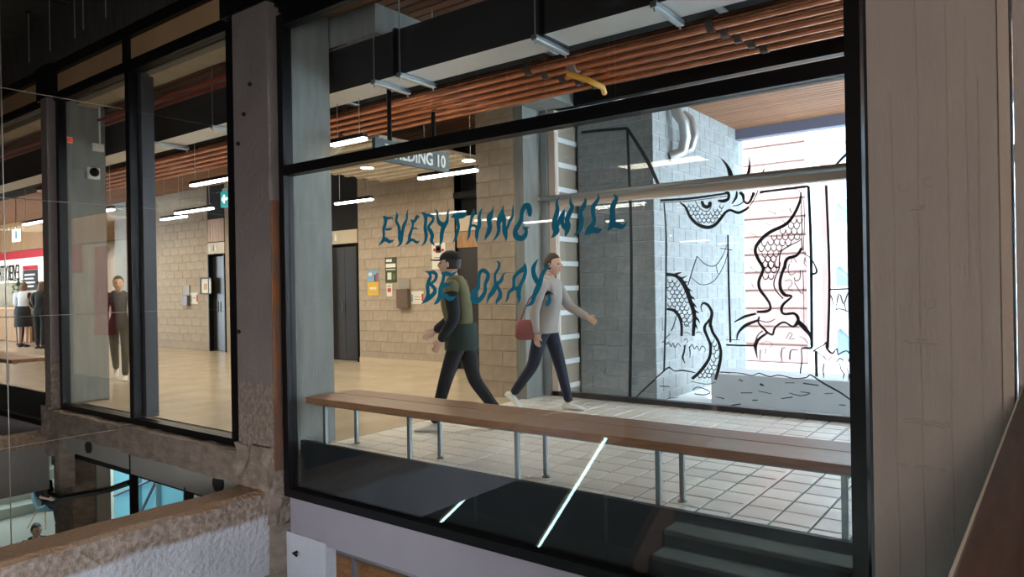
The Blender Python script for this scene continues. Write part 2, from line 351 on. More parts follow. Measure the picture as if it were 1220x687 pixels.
LETTERS=[["E",[[-4069,1978,9,-4045,1952,36,-4046,1919,33,-4066,1877,31,-4065,1840,26,-4068,1804,27,-4094,1774,22,-4126,1753,4],[-4045,1960,27,-4010,1954,20,-3970,1955,13,-3965,1937,5],[-4047,1873,16,-4003,1870,20,-3968,1877,4],[-4085,1780,27,-4049,1796,31,-4001,1775,27,-3951,1785,4]]],["V",[[-3922,1995,4,-3915,1967,23,-3928,1929,27,-3903,1891,27,-3893,1842,36,-3884,1793,54,-3885,1757,27,-3919,1734,3],[-3794,2008,3,-3810,1980,16,-3814,1932,20,-3843,1893,32,-3859,1846,30,-3875,1793,36,-3884,1769,27]]],["E",[[-3775,1927,7,-3751,1910,25,-3751,1880,18,-3765,1846,25,-3786,1806,32,-3791,1770,30,-3813,1753,18,-3838,1742,3],[-3759,1911,21,-3730,1914,25,-3705,1942,30,-3678,1937,4],[-3756,1860,12,-3723,1858,12,-3686,1851,3],[-3800,1765,23,-3758,1777,21,-3713,1754,21,-3683,1765,3]]],["R",[[-3663,1968,4,-3631,1957,28,-3616,1924,31,-3621,1883,31,-3625,1849,35,-3614,1807,33,-3624,1761,26,-3665,1723,3],[-3615,1950,26,-3575,1943,21,-3545,1930,26,-3544,1907,24,-3573,1880,24,-3593,1855,26,-3570,1828,35,-3553,1792,34,-3564,1758,31,-3544,1734,17,-3535,1720,3]]],["Y",[[-3527,1987,3,-3504,1962,19,-3499,1921,22,-3484,1886,34,-3448,1866,34],[-3379,1976,3,-3397,1953,14,-3400,1920,24,-3409,1886,31,-3440,1854,41,-3457,1815,38,-3463,1770,34,-3470,1741,22,-3486,1718,3]]],["T",[[-3372,1915,4,-3339,1922,33,-3299,1922,45,-3251,1921,39,-3223,1931,18],[-3315,1908,36,-3308,1877,32,-3301,1840,31,-3314,1799,27,-3331,1763,20,-3356,1734,4]]],["H",[[-3156,1959,4,-3161,1926,32,-3179,1892,25,-3186,1857,21,-3198,1816,23,-3203,1774,23,-3227,1743,4],[-3194,1833,16,-3162,1844,19,-3132,1829,21,-3117,1816,18],[-3076,1954,3,-3099,1927,23,-3108,1887,26,-3108,1845,35,-3129,1805,35,-3133,1764,30,-3134,1723,4]]],["I",[[-2981,1966,3,-2991,1931,17,-3013,1897,49,-3027,1875,35,-3016,1833,40,-3026,1793,40,-3050,1759,23,-3065,1734,3]]],["N",[[-2899,1961,3,-2903,1929,21,-2924,1879,52,-2940,1845,38,-2939,1799,31,-2956,1760,22,-2993,1727,3],[-2909,1907,34,-2892,1865,34,-2893,1825,34,-2886,1779,43,-2878,1744,26,-2881,1716,3],[-2811,1962,3,-2817,1922,15,-2820,1883,19,-2842,1856,26,-2860,1817,22,-2879,1790,26]]],["G",[[-2680,1869,20,-2679,1900,38,-2689,1935,42,-2720,1937,37,-2742,1905,34,-2749,1861,30,-2771,1822,37,-2800,1785,37,-2794,1750,47,-2763,1731,37,-2728,1738,37,-2710,1768,28,-2713,1790,25],[-2744,1806,3,-2720,1795,22,-2688,1797,5]]],["W",[[-2445,1978,2,-2468,1948,18,-2464,1904,28,-2473,1862,37,-2490,1819,36,-2484,1786,49,-2475,1764,49,-2492,1738,28,-2517,1718,2],[-2410,1897,2,-2424,1863,32,-2448,1827,32,-2468,1796,32],[-2421,1852,29,-2429,1815,29,-2416,1787,35,-2394,1775,40],[-2366,1966,2,-2363,1928,22,-2352,1901,29,-2377,1860,35,-2393,1823,35,-2384,1790,37,-2395,1753,32,-2411,1721,2]]],["I",[[-2259,1951,5,-2257,1930,20,-2273,1899,32,-2298,1864,32,-2287,1826,36,-2290,1784,38,-2307,1748,22,-2345,1728,2]]],["L",[[-2165,1971,2,-2163,1942,17,-2181,1918,26,-2203,1888,31,-2202,1846,28,-2195,1809,28,-2211,1779,34,-2233,1749,47,-2267,1724,5],[-2239,1744,39,-2196,1749,34,-2172,1745,36,-2141,1754,2]]],["L",[[-2058,1955,8,-2040,1929,26,-2057,1902,34,-2070,1867,34,-2068,1826,38,-2071,1790,43,-2080,1765,35,-2107,1739,3],[-2066,1777,34,-2031,1767,38,-2003,1757,27,-1968,1782,2]]],["B",[[-3638,1536,3,-3601,1530,19,-3579,1500,27,-3599,1463,35,-3611,1420,35,-3606,1377,34,-3624,1334,35,-3677,1296,3],[-3597,1527,19,-3553,1529,27,-3521,1509,29,-3529,1477,25,-3566,1451,22,-3592,1446,24],[-3584,1441,24,-3548,1419,29,-3534,1392,35,-3557,1365,35,-3601,1339,35,-3632,1318,24]]],["E",[[-3474,1524,5,-3449,1505,31,-3453,1470,28,-3472,1428,39,-3484,1386,43,-3492,1349,36,-3514,1317,32,-3551,1293,3],[-3456,1510,27,-3417,1517,28,-3375,1503,28,-3347,1515,16,-3327,1530,2],[-3461,1428,32,-3412,1433,27,-3366,1441,3],[-3492,1349,32,-3442,1359,31,-3407,1338,34,-3368,1338,26,-3336,1353,3]]],["O",[[-3097,1529,26,-3117,1499,30,-3121,1453,27,-3129,1413,35,-3166,1372,46,-3174,1332,53,-3141,1316,38,-3094,1346,35,-3067,1387,30,-3065,1432,26,-3043,1472,33,-3039,1502,30,-3067,1525,30,-3100,1529,26]]],["K",[[-2967,1593,2,-2940,1571,21,-2948,1536,21,-2976,1499,21,-2978,1456,24,-2974,1424,35,-2999,1381,40,-3031,1349,28,-3058,1297,2],[-2880,1510,3,-2908,1492,14,-2922,1460,27,-2950,1439,27,-2970,1426,27],[-2964,1418,27,-2941,1386,27,-2938,1348,34,-2966,1316,22,-2972,1292,3]]],["A",[[-2725,1566,6,-2735,1530,34,-2781,1505,25,-2815,1474,28,-2819,1432,27,-2826,1400,27,-2863,1374,21,-2874,1337,19,-2893,1308,3],[-2722,1555,16,-2722,1514,28,-2733,1472,27,-2756,1436,27,-2774,1399,34,-2781,1357,36,-2773,1331,24,-2789,1302,3],[-2826,1400,24,-2783,1400,27]]],["Y",[[-2620,1589,2,-2652,1543,31,-2659,1512,34,-2647,1470,39,-2622,1433,38],[-2516,1560,2,-2564,1519,23,-2593,1479,31,-2607,1438,38,-2629,1397,43,-2656,1351,34,-2676,1305,28,-2734,1276,3]]],["period",[[-2520,1363,17,-2538,1350,20,-2535,1320,26,-2554,1299,38,-2569,1297,18]]]]
MURAL={"dragon_head":[[-3338,2358,13,-3272,2299,28,-3215,2182,34,-3129,2093,37,-3015,2050,40,-2929,2072,37,-2858,2142,37,-2801,2206,30,-2746,2222,27,-2665,2188,30,-2584,2215,27,-2544,2245,27],[-3074,2352,28,-3053,2295,40,-2996,2283,40,-2981,2337,34],[-3153,2359,9,-3097,2270,9,-3026,2230,9,-2975,2261,9,-2960,2328,9],[-2889,2342,24,-2827,2330,36,-2771,2352,36,-2770,2413,33,-2811,2423,15],[-2675,2424,15,-2683,2357,30,-2731,2294,12],[-2648,2408,24,-2608,2377,36,-2596,2310,21,-2556,2279,21,-2516,2329,27,-2488,2393,33],[-2596,2310,15,-2650,2274,12,-2718,2266,8],[-2442,2414,12,-2490,2313,9,-2537,2251,12],[-3285,2327,6,-3280,2301,8,-3260,2287,9,-3239,2298,8,-3234,2322,5],[-3230,2328,5,-3225,2302,8,-3205,2288,9,-3185,2299,8,-3179,2323,5],[-3176,2319,5,-3172,2293,8,-3152,2279,9,-3132,2290,8,-3126,2314,5],[-2872,2290,5,-2867,2265,8,-2848,2251,9,-2829,2262,8,-2824,2286,5],[-3263,2287,5,-3258,2262,8,-3238,2247,9,-3218,2258,8,-3212,2283,5],[-3201,2280,5,-3196,2255,8,-3177,2241,9,-3156,2252,8,-3151,2276,5],[-3152,2277,5,-3147,2252,8,-3128,2238,9,-3108,2249,8,-3102,2273,5],[-2946,2255,5,-2941,2230,8,-2922,2216,9,-2903,2227,8,-2897,2251,5],[-2893,2251,5,-2889,2226,8,-2870,2212,9,-2851,2223,8,-2845,2247,5],[-3230,2236,5,-3225,2211,8,-3205,2197,9,-3185,2208,8,-3179,2232,5],[-3176,2235,5,-3172,2210,8,-3152,2196,9,-3132,2207,8,-3126,2231,5],[-3126,2234,5,-3121,2209,8,-3102,2195,9,-3082,2206,8,-3076,2230,5],[-3073,2227,5,-3068,2202,8,-3049,2188,9,-3029,2199,8,-3023,2223,5],[-3027,2228,5,-3022,2203,8,-3003,2189,9,-2983,2200,8,-2978,2224,5],[-2970,2216,5,-2965,2191,8,-2946,2177,9,-2927,2188,8,-2921,2212,5],[-2927,2214,5,-2922,2189,8,-2903,2175,9,-2884,2186,8,-2879,2210,5],[-2873,2215,5,-2869,2190,8,-2850,2176,9,-2831,2187,8,-2825,2211,5],[-3153,2194,5,-3148,2168,8,-3128,2154,9,-3108,2165,8,-3103,2190,5],[-3099,2184,5,-3094,2159,8,-3075,2145,9,-3055,2156,8,-3049,2181,5],[-3051,2181,5,-3047,2155,8,-3027,2142,9,-3007,2152,8,-3002,2177,5],[-3002,2184,5,-2997,2159,8,-2978,2146,9,-2958,2156,8,-2953,2181,5],[-2948,2181,5,-2943,2156,8,-2924,2142,9,-2905,2153,8,-2899,2177,5],[-2901,2174,5,-2897,2149,8,-2878,2136,9,-2859,2146,8,-2853,2170,5],[-3126,2150,5,-3121,2124,8,-3101,2111,9,-3081,2122,8,-3076,2146,5],[-3078,2145,5,-3073,2120,8,-3054,2106,9,-3034,2117,8,-3029,2141,5],[-3025,2141,5,-3020,2115,8,-3001,2102,9,-2981,2113,8,-2976,2137,5],[-2974,2137,5,-2970,2112,8,-2951,2098,9,-2931,2109,8,-2926,2133,5]],"dragon_horn":[[-2846,2807,5,-2779,2718,30,-2740,2605,54,-2734,2537,45],[-2819,2790,3,-2738,2672,8,-2706,2561,9],[-2534,2788,3,-2529,2701,21,-2544,2610,36,-2579,2541,30],[-2503,2685,3,-2511,2593,6],[-2370,2643,4,-2394,2593,23,-2440,2546,32]],"frame_line":[[-3581,2403,26,-3196,2394,28,-2770,2413,21],[-3581,2379,8,-3197,2367,8,-2785,2383,8],[-3535,2371,16,-3523,2177,19,-3516,1976,21],[-4648,3357,31,-4309,3339,35,-3998,3313,34],[-3998,3313,34,-3970,1819,36,-4026,12,40],[-3998,3313,34,-3750,2907,45,-3584,2551,39],[-3516,1995,22,-3534,1211,22,-3570,404,22],[-2425,2391,24,-1927,2404,25],[-1927,2404,29,-1913,1727,29,-1921,757,29],[-1756,2396,23,-1739,1463,25,-1767,737,25],[-1722,2529,19,-1610,2643,25,-1476,2760,26],[-1741,1335,15,-1506,1341,15],[-2561,2349,6,-2019,2370,6,-1988,1731,7],[-1881,706,27,-1880,439,27],[-2822,735,18,-2672,733,18,-2505,737,18],[-2821,792,6,-2671,794,6]],"rope":[[-2782,1952,17,-2782,1395,23,-2774,764,23],[-2870,1808,8,-2738,1783,8],[-3143,1732,12,-3181,1629,12,-3259,1401,11],[-3143,1732,8,-3051,1639,9,-2938,1614,9,-2852,1713,8,-2802,1819,6,-2784,1886,6],[-3213,1491,6,-3098,1405,8,-2955,1444,8,-2854,1577,8,-2796,1724,8,-2780,1859,6],[-2923,1621,6,-2904,1524,8]],"dragon_body":[[-3514,1534,38,-3405,1515,38,-3323,1440,55,-3265,1326,55,-3226,1203,50,-3188,1069,50,-3196,924,42,-3204,824,37],[-3522,1129,26,-3437,1113,36,-3372,1045,38,-3344,944,33,-3346,820,33],[-3507,1474,6,-3501,1447,9,-3478,1433,11,-3455,1446,9,-3448,1473,6],[-3446,1469,6,-3440,1442,9,-3417,1428,11,-3394,1441,9,-3388,1468,6],[-3538,1421,6,-3532,1394,9,-3509,1379,11,-3485,1393,9,-3479,1420,6],[-3482,1425,6,-3476,1397,9,-3453,1383,11,-3430,1397,9,-3423,1424,6],[-3417,1425,6,-3411,1398,9,-3388,1384,11,-3365,1397,9,-3359,1424,6],[-3512,1380,6,-3507,1353,9,-3484,1339,11,-3460,1352,9,-3454,1379,6],[-3446,1383,6,-3440,1355,9,-3417,1341,11,-3394,1355,9,-3388,1382,6],[-3388,1375,6,-3382,1348,9,-3360,1334,11,-3337,1348,9,-3330,1374,6],[-3478,1337,6,-3472,1309,9,-3449,1296,11,-3426,1309,9,-3419,1336,6],[-3422,1334,6,-3416,1307,9,-3393,1293,11,-3370,1306,9,-3364,1333,6],[-3355,1332,6,-3350,1305,9,-3327,1292,11,-3304,1305,9,-3298,1332,6],[-3514,1287,6,-3508,1259,9,-3485,1245,11,-3462,1259,9,-3455,1286,6],[-3446,1288,6,-3440,1261,9,-3418,1247,11,-3394,1260,9,-3388,1287,6],[-3393,1290,6,-3388,1263,9,-3365,1250,11,-3342,1263,9,-3336,1290,6],[-3330,1289,6,-3324,1262,9,-3302,1249,11,-3279,1262,9,-3273,1289,6],[-3478,1241,6,-3473,1213,9,-3450,1200,11,-3426,1213,9,-3420,1241,6],[-3417,1243,6,-3412,1216,9,-3389,1202,11,-3366,1216,9,-3360,1243,6],[-3365,1243,6,-3360,1216,9,-3337,1203,11,-3314,1216,9,-3308,1243,6],[-3298,1243,6,-3292,1216,9,-3270,1203,11,-3247,1216,9,-3241,1243,6],[-3515,1197,6,-3509,1170,9,-3486,1156,11,-3463,1170,9,-3457,1197,6],[-3453,1197,6,-3448,1170,9,-3425,1157,11,-3402,1170,9,-3395,1197,6],[-3387,1200,6,-3381,1172,9,-3359,1159,11,-3336,1172,9,-3329,1200,6],[-3338,1192,6,-3332,1165,9,-3310,1152,11,-3287,1165,9,-3281,1192,6],[-3478,1154,6,-3473,1126,9,-3450,1113,11,-3426,1126,9,-3420,1154,6],[-3420,1148,6,-3414,1121,9,-3392,1107,11,-3369,1121,9,-3362,1148,6],[-3361,1151,6,-3355,1124,9,-3333,1111,11,-3310,1124,9,-3303,1151,6],[-3305,1153,6,-3300,1126,9,-3278,1113,11,-3255,1126,9,-3249,1153,6],[-3390,1110,6,-3384,1083,9,-3362,1070,11,-3339,1083,9,-3332,1110,6],[-3329,1105,6,-3323,1078,9,-3301,1064,11,-3278,1078,9,-3272,1105,6],[-3269,1103,6,-3264,1076,9,-3242,1063,11,-3219,1077,9,-3213,1103,6],[-3362,1061,6,-3357,1034,9,-3334,1020,11,-3311,1034,9,-3305,1061,6],[-3306,1058,6,-3300,1031,9,-3278,1017,11,-3255,1031,9,-3249,1058,6],[-3337,1019,6,-3331,992,9,-3309,979,11,-3286,993,9,-3280,1020,6],[-3275,1014,6,-3270,987,9,-3248,974,11,-3225,988,9,-3219,1015,6],[-3311,974,6,-3306,947,9,-3284,934,11,-3261,947,9,-3255,974,6]],"spine_fin":[[-3417,1521,43,-3375,1542,23,-3330,1552,4],[-3364,1485,43,-3316,1490,20,-3260,1517,4],[-3317,1428,38,-3281,1441,18,-3252,1436,4],[-3282,1366,43,-3241,1351,20,-3210,1332,4],[-3254,1276,43,-3202,1259,22,-3177,1232,4],[-3226,1203,43,-3186,1178,25,-3158,1143,4],[-3210,1119,42,-3164,1101,22,-3129,1081,4],[-3200,1047,42,-3148,1014,25,-3123,966,4],[-3190,969,37,-3167,936,20,-3154,898,4]],"pole":[[-3402,1056,8,-3440,942,13,-3472,873,15]],"dragon_tail":[[-3092,1098,6,-3107,1153,12,-3081,1197,25,-3024,1175,32,-2980,1093,34,-2993,1016,39,-3006,928,32],[-3004,1016,30,-3051,960,25,-3069,916,30],[-3048,973,27,-3069,906,35,-3034,808,32,-3002,721,34,-3015,589,34,-3086,475,37,-3157,393,35,-3228,333,33],[-2999,974,32,-2976,875,34,-2911,768,34,-2885,649,34,-2904,506,37,-2952,340,32],[-3013,789,6,-3008,763,9,-2989,750,10,-2969,764,9,-2963,791,6],[-2983,749,6,-2978,723,9,-2959,710,10,-2939,724,9,-2933,751,6],[-2959,704,6,-2955,677,9,-2935,665,10,-2915,679,9,-2910,705,6],[-2993,663,6,-2989,637,9,-2969,625,10,-2949,639,9,-2943,665,6],[-2959,617,6,-2955,591,9,-2935,578,10,-2915,592,9,-2910,619,6],[-2995,573,6,-2991,547,9,-2971,535,10,-2951,549,9,-2945,576,6],[-3015,528,6,-3010,502,9,-2991,490,10,-2971,504,9,-2965,530,6],[-2967,530,6,-2962,504,9,-2943,492,10,-2923,506,9,-2917,533,6],[-3092,480,6,-3088,453,9,-3068,441,10,-3047,456,9,-3042,482,6],[-3042,485,6,-3037,458,9,-3018,446,10,-2997,461,9,-2992,487,6],[-2990,482,6,-2986,456,9,-2966,444,10,-2946,458,9,-2940,485,6],[-3125,432,6,-3120,405,9,-3100,393,10,-3080,408,9,-3074,434,6],[-3068,439,6,-3063,413,9,-3043,401,10,-3023,415,9,-3017,442,6],[-3023,436,6,-3019,410,9,-2999,398,10,-2979,413,9,-2973,439,6],[-3156,389,6,-3151,362,9,-3131,350,10,-3110,365,9,-3104,392,6],[-3102,389,6,-3097,363,9,-3078,351,10,-3057,365,9,-3052,392,6],[-3048,395,6,-3043,369,9,-3024,357,10,-3003,372,9,-2998,398,6]],"island":[[-3588,735,10,-3557,759,10,-3525,806,9,-3482,841,8],[-3545,713,9,-3508,738,9,-3478,693,9,-3453,734,9,-3430,683,9,-3393,730,9,-3358,697,8],[-3304,716,18,-3317,643,20,-3336,574,23,-3307,502,5],[-3256,701,13,-3246,634,13,-3251,567,4],[-3328,698,9,-3292,717,9],[-3257,679,9,-3221,725,10,-3192,675,9,-3163,710,9,-3135,661,7,-3105,712,9,-3065,686,9,-3071,641,6],[-3315,766,8,-3290,790,8,-3273,762,8,-3291,739,6],[-3323,946,6,-3276,953,6,-3241,920,6],[-3313,856,6,-3277,863,6,-3242,836,6],[-3172,860,7,-3125,872,7,-3102,839,7],[-3347,946,25,-3347,822,25],[-3199,948,30,-3205,831,25],[-2479,1103,24,-2375,1104,23,-2349,1130,20],[-2486,1083,21,-2613,1049,30,-2729,987,9],[-2468,1011,24,-2601,956,36,-2683,874,24,-2701,793,9],[-2454,1051,21,-2462,985,21,-2404,920,26,-2366,881,21,-2315,863,23,-2289,935,23,-2199,995,20,-2113,952,20,-2070,978,34,-2050,1042,29,-2086,1086,23,-2161,1079,20],[-2063,1016,43,-1991,941,48,-1932,854,28,-1922,741,25,-1982,732,20,-2025,724,14],[-2366,881,21,-2458,813,30,-2499,746,41,-2493,667,21,-2481,602,6],[-2418,900,12,-2471,853,12,-2498,786,15],[-2447,695,9,-2456,576,6],[-2389,711,6,-2396,651,4],[-2216,723,10,-2230,652,12,-2219,575,6],[-2185,725,9,-2210,724,9],[-2144,604,14,-2136,682,12,-2111,708,9,-2056,704,7],[-2025,718,11,-2021,597,11,-2037,495,17,-2035,456,4],[-2177,822,6,-2139,887,6,-2115,862,6,-2146,822,6,-2090,824,6],[-2041,851,4,-1993,827,6,-1957,777,6],[-2446,761,4,-2368,790,4,-2317,752,4,-2356,725,4],[-2455,1011,9,-2364,993,9,-2287,1026,7]],"water_line":[[-3690,304,13,-3614,366,15,-3513,446,18,-3441,411,10,-3333,422,18,-3180,403,7],[-2928,412,5,-2861,427,6,-2780,421,5],[-2903,432,7,-2665,429,9,-2539,411,9,-2466,441,12,-2355,412,12,-2254,433,11,-2097,408,11,-1981,425,11,-1933,452,13,-1813,376,18,-1650,290,17,-1535,206,13],[-3984,22,10,-3854,148,18,-3688,296,20]],"ripple":[[-3223,205,10,-3154,243,10,-3018,198,10,-3087,160,10,-3201,163,10],[-3245,303,7,-3062,282,7,-2950,311,7],[-3533,81,8,-3401,109,7],[-2952,149,7,-2854,135,10],[-2779,67,12,-2671,91,14],[-2544,143,12,-2482,149,9],[-2458,323,28,-2417,311,14],[-2669,214,9,-2543,223,9],[-2480,249,7,-2337,228,7],[-2238,185,9,-2120,210,11],[-2158,252,7,-2042,231,9,-1946,264,9,-2041,271,7],[-2196,355,7,-2098,361,7],[-2011,363,13,-1860,350,11],[-1805,269,7,-1723,281,7],[-1670,168,9,-1607,167,9],[-3628,221,8,-3506,223,8],[-2688,360,12,-2646,342,12]],"dragon_neck":[[-2001,2353,9,-2015,2253,28,-2072,2130,31,-2160,2027,35,-2326,1954,38,-2431,1868,38,-2484,1779,35,-2460,1685,35,-2416,1605,32],[-2001,2353,7,-2000,2048,9,-2005,1871,9,-2102,1812,11,-2203,1753,14,-2229,1689,14,-2233,1560,14],[-2005,1769,28,-2055,1695,29,-2154,1660,35,-2181,1558,35],[-2003,1870,11,-1999,1743,14],[-2416,1605,35,-2404,1552,32,-2451,1435,32,-2440,1343,32,-2376,1251,29,-2339,1185,26,-2346,1120,26,-2476,1103,24],[-2233,1573,13,-2290,1432,13,-2279,1341,13,-2199,1243,14],[-2180,1585,32,-2227,1444,32,-2222,1340,35,-2179,1282,35,-2111,1268,20,-2199,1185,29,-2219,1120,29,-2189,1082,26,-2089,1089,26,-2053,1032,26],[-2107,2082,7,-2101,2046,10,-2079,2027,12,-2057,2043,10,-2050,2078,7],[-2047,2083,7,-2042,2047,10,-2020,2028,12,-1997,2044,10,-1991,2079,7],[-2135,2030,7,-2130,1994,10,-2107,1975,12,-2085,1991,10,-2078,2026,7],[-2079,2025,7,-2073,1989,10,-2051,1970,12,-2029,1986,10,-2022,2021,7],[-2220,1981,7,-2215,1945,10,-2192,1925,12,-2169,1942,10,-2163,1977,7],[-2160,1974,7,-2154,1938,10,-2132,1919,12,-2109,1935,10,-2103,1970,7],[-2102,1965,7,-2097,1930,10,-2075,1911,12,-2052,1927,10,-2046,1962,7],[-2049,1963,7,-2044,1927,10,-2022,1908,12,-1999,1925,10,-1993,1959,7],[-2312,1920,7,-2306,1883,10,-2284,1864,12,-2260,1881,10,-2253,1916,7],[-2256,1923,7,-2251,1887,10,-2228,1868,12,-2205,1884,10,-2198,1920,7],[-2196,1917,7,-2191,1881,10,-2168,1862,12,-2145,1878,10,-2139,1913,7],[-2134,1909,7,-2128,1873,10,-2106,1855,12,-2083,1871,10,-2077,1906,7],[-2076,1912,7,-2071,1876,10,-2049,1857,12,-2026,1874,10,-2020,1908,7],[-2415,1863,7,-2410,1826,10,-2386,1807,12,-2363,1824,10,-2356,1860,7],[-2347,1868,7,-2342,1832,10,-2319,1813,12,-2295,1830,10,-2288,1865,7],[-2283,1865,7,-2277,1828,10,-2254,1809,12,-2231,1826,10,-2224,1861,7],[-2229,1855,7,-2224,1819,10,-2201,1800,12,-2178,1816,10,-2172,1852,7],[-2166,1853,7,-2161,1818,10,-2138,1799,12,-2115,1815,10,-2109,1850,7],[-2449,1806,7,-2443,1770,10,-2420,1750,12,-2396,1767,10,-2389,1803,7],[-2378,1805,7,-2372,1768,10,-2349,1749,12,-2326,1766,10,-2319,1802,7],[-2317,1804,7,-2311,1768,10,-2288,1749,12,-2265,1766,10,-2258,1801,7],[-2261,1801,7,-2256,1765,10,-2233,1746,12,-2210,1763,10,-2203,1798,7],[-2413,1743,7,-2407,1707,10,-2384,1688,12,-2360,1705,10,-2353,1741,7],[-2353,1740,7,-2348,1703,10,-2325,1685,12,-2301,1702,10,-2294,1737,7],[-2295,1744,7,-2289,1708,10,-2266,1689,12,-2243,1706,10,-2236,1741,7],[-2442,1684,7,-2436,1648,10,-2413,1629,12,-2389,1646,10,-2382,1682,7],[-2382,1689,7,-2376,1653,10,-2353,1634,12,-2330,1651,10,-2323,1687,7],[-2323,1686,7,-2317,1650,10,-2294,1631,12,-2271,1648,10,-2264,1684,7],[-2415,1625,7,-2409,1588,10,-2386,1570,12,-2362,1587,10,-2355,1623,7],[-2352,1618,7,-2346,1582,10,-2323,1563,12,-2300,1580,10,-2293,1616,7],[-2290,1624,7,-2284,1588,10,-2261,1569,12,-2238,1586,10,-2231,1622,7],[-2379,1690,7,-2374,1654,10,-2350,1635,12,-2327,1652,10,-2320,1688,7],[-2320,1688,7,-2314,1652,10,-2291,1633,12,-2268,1650,10,-2261,1686,7],[-2406,1632,7,-2400,1596,10,-2377,1577,12,-2353,1594,10,-2346,1630,7],[-2345,1624,7,-2339,1587,10,-2316,1569,12,-2293,1586,10,-2286,1622,7],[-2279,1631,7,-2274,1595,10,-2251,1577,12,-2228,1594,10,-2221,1629,7],[-2383,1572,7,-2377,1536,10,-2354,1517,12,-2331,1534,10,-2324,1570,7],[-2319,1573,7,-2314,1537,10,-2291,1519,12,-2267,1536,10,-2260,1572,7],[-2409,1506,7,-2403,1469,10,-2380,1451,12,-2356,1468,10,-2350,1504,7],[-2350,1505,7,-2344,1469,10,-2321,1450,12,-2298,1467,10,-2291,1503,7]],"cloud":[[-1993,1718,9,-1910,1651,11,-1859,1524,20,-1907,1494,20,-1931,1488,7],[-2130,1609,9,-2144,1545,9,-2120,1493,9,-2070,1517,7],[-2021,1541,9,-2028,1452,9,-2071,1428,11,-2083,1466,9],[-2084,1415,7,-2000,1293,9,-1996,1540,6],[-1991,1293,6,-1994,969,6],[-2540,1596,6,-2514,1562,4],[-2488,1542,6,-2456,1528,4],[-2530,1410,6,-2505,1357,4],[-1958,1679,6,-1983,1616,6,-1948,1564,6],[-2183,1430,7,-2121,1442,6,-2109,1390,6,-2147,1352,6,-2098,1326,6],[-2348,2190,7,-2297,2160,6,-2259,2144,7,-2284,2179,6],[-2120,2198,9,-2103,2145,9],[-2388,2062,6,-2312,2031,4,-2286,2068,4,-2197,2075,6,-2167,2021,7],[-2183,2183,6,-2208,2153,4],[-2547,1967,6,-2469,1923,6],[-2537,1794,6,-2511,1767,6],[-2118,1620,6,-2092,1671,6,-2056,1618,6],[-1982,1666,6,-1959,1615,6]],"rock":[[-1911,697,14,-1850,743,11,-1803,770,11,-1779,796,14,-1774,734,20,-1723,686,19,-1681,737,14,-1671,676,14,-1630,702,10,-1585,716,10,-1557,668,11,-1575,606,11],[-1875,692,8,-1817,657,8,-1770,609,8,-1723,649,8,-1689,601,8,-1654,639,8,-1620,616,8],[-1806,582,11,-1813,507,17,-1808,432,4],[-1655,590,8,-1645,529,11,-1617,481,11,-1629,431,4],[-1588,544,8,-1572,472,11,-1578,410,4],[-1726,1275,11,-1688,1165,11,-1647,1292,11,-1609,1190,13,-1561,1308,11,-1524,1207,11],[-1681,1156,10,-1698,1037,5],[-1601,1190,9,-1587,1106,5],[-1729,1105,8,-1649,1139,8,-1556,1106,8]]}
# ================================================================== THE LARGE STRUCTURE
G = 3.78                                   # plane of the near glass wall
FAR = 9.35                                 # back wall of the corridor
# ---- corridor floor
floor = structure('floor')
box('slab', 'polished_floor', -32, -5.3, 4.0, 9.6, -.28, 0, floor)
box('slab_under_tiles', 'grout', -5.3, 1.6, 4.0, 7.78, -.28, -.010, floor)
box('slab', 'polished_floor', -5.9, -5.3, 7.2, 9.6, -.28, -.001, floor)
PITX, PITY = .222, .231
spots = []
i = 0; x = -5.3
while x < 1.2:
    for j in range(16):
        y0 = 4.02+j*PITY; spots.append(((x+.1)**2*.25+(y0)**2, x, y0))
    x += PITX
    i += 1
spots = [s for s in spots if s[1] < -.25]
spots.sort()
tile_me = MB().loft([[(0, 0, -.01), (.208, 0, -.01), (.208, .217, -.01), (0, .217, -.01)], [(0, 0, -.004), (.208, 0, -.004), (.208, .217, -.004), (0, .217, -.004)], [(.005, .005, 0), (.203, .005, 0), (.203, .212, 0), (.005, .212, 0)]]).mesh('tile', 'tile_face')
rest = MB()
for n, (d, x, y) in enumerate(spots):
    if n < 298: link('tile', tile_me, floor, (x+.007, y+.007, random.uniform(-.0012, .0012)))
    else: rest.loft([[(x+.007, y+.007, -.01), (x+.215, y+.007, -.01), (x+.215, y+.224, -.01), (x+.007, y+.224, -.01)], [(x+.012, y+.012, 0), (x+.21, y+.012, 0), (x+.21, y+.219, 0), (x+.012, y+.219, 0)]])
if rest.v: tag(rest.build('tile_field', 'tile_face', floor), kind='stuff')
box('expansion_strip', 'steel_strip', -1.546, -1.522, 4.0, 7.6, -.006, .004, floor)

# ---- back walls of the corridor (block by block)
wb = structure('wall_back')
box('core', 'cream_mortar', -15.55, -11.88, FAR, FAR+.25, 0, 4.1, wb)
box('core', 'cream_mortar', -10.82, -8.28, FAR+.006, FAR+.25, 0, 4.1, wb)
block_wall(wb, 'block', 'cream_block', (-10.82, FAR, .02), 'x', 2.54, 3.98, .39, .19)
box('skirting', 'sign_beige', -10.82, -8.28, FAR-.012, FAR, 0, .10, wb)
box('head_panel', 'black_void', -11.88, -10.82, FAR+.02, FAR+.2, 2.64, 4.1, wb)
box('recess_back', 'black_void', -8.5, -5.2, FAR+.2, FAR+.6, -.3, 4.3, wb)
box('recess_side', 'black_void', -8.5, -8.28, FAR+.02, FAR+.6, -.3, 4.3, wb)
box('recess_ceiling', 'black_void', -8.28, -5.99, FAR-.02, FAR+.5, 3.0, 3.1, wb)
wf = structure('wall_far_left')
box('core', 'cream_mortar', -18.92, -16.32, FAR+.006, FAR+.25, 0, 4.1, wf)
block_wall(wf, 'block', 'cream_block', (-18.92, FAR, .01), 'x', 2.60, 3.98, .39, .19)
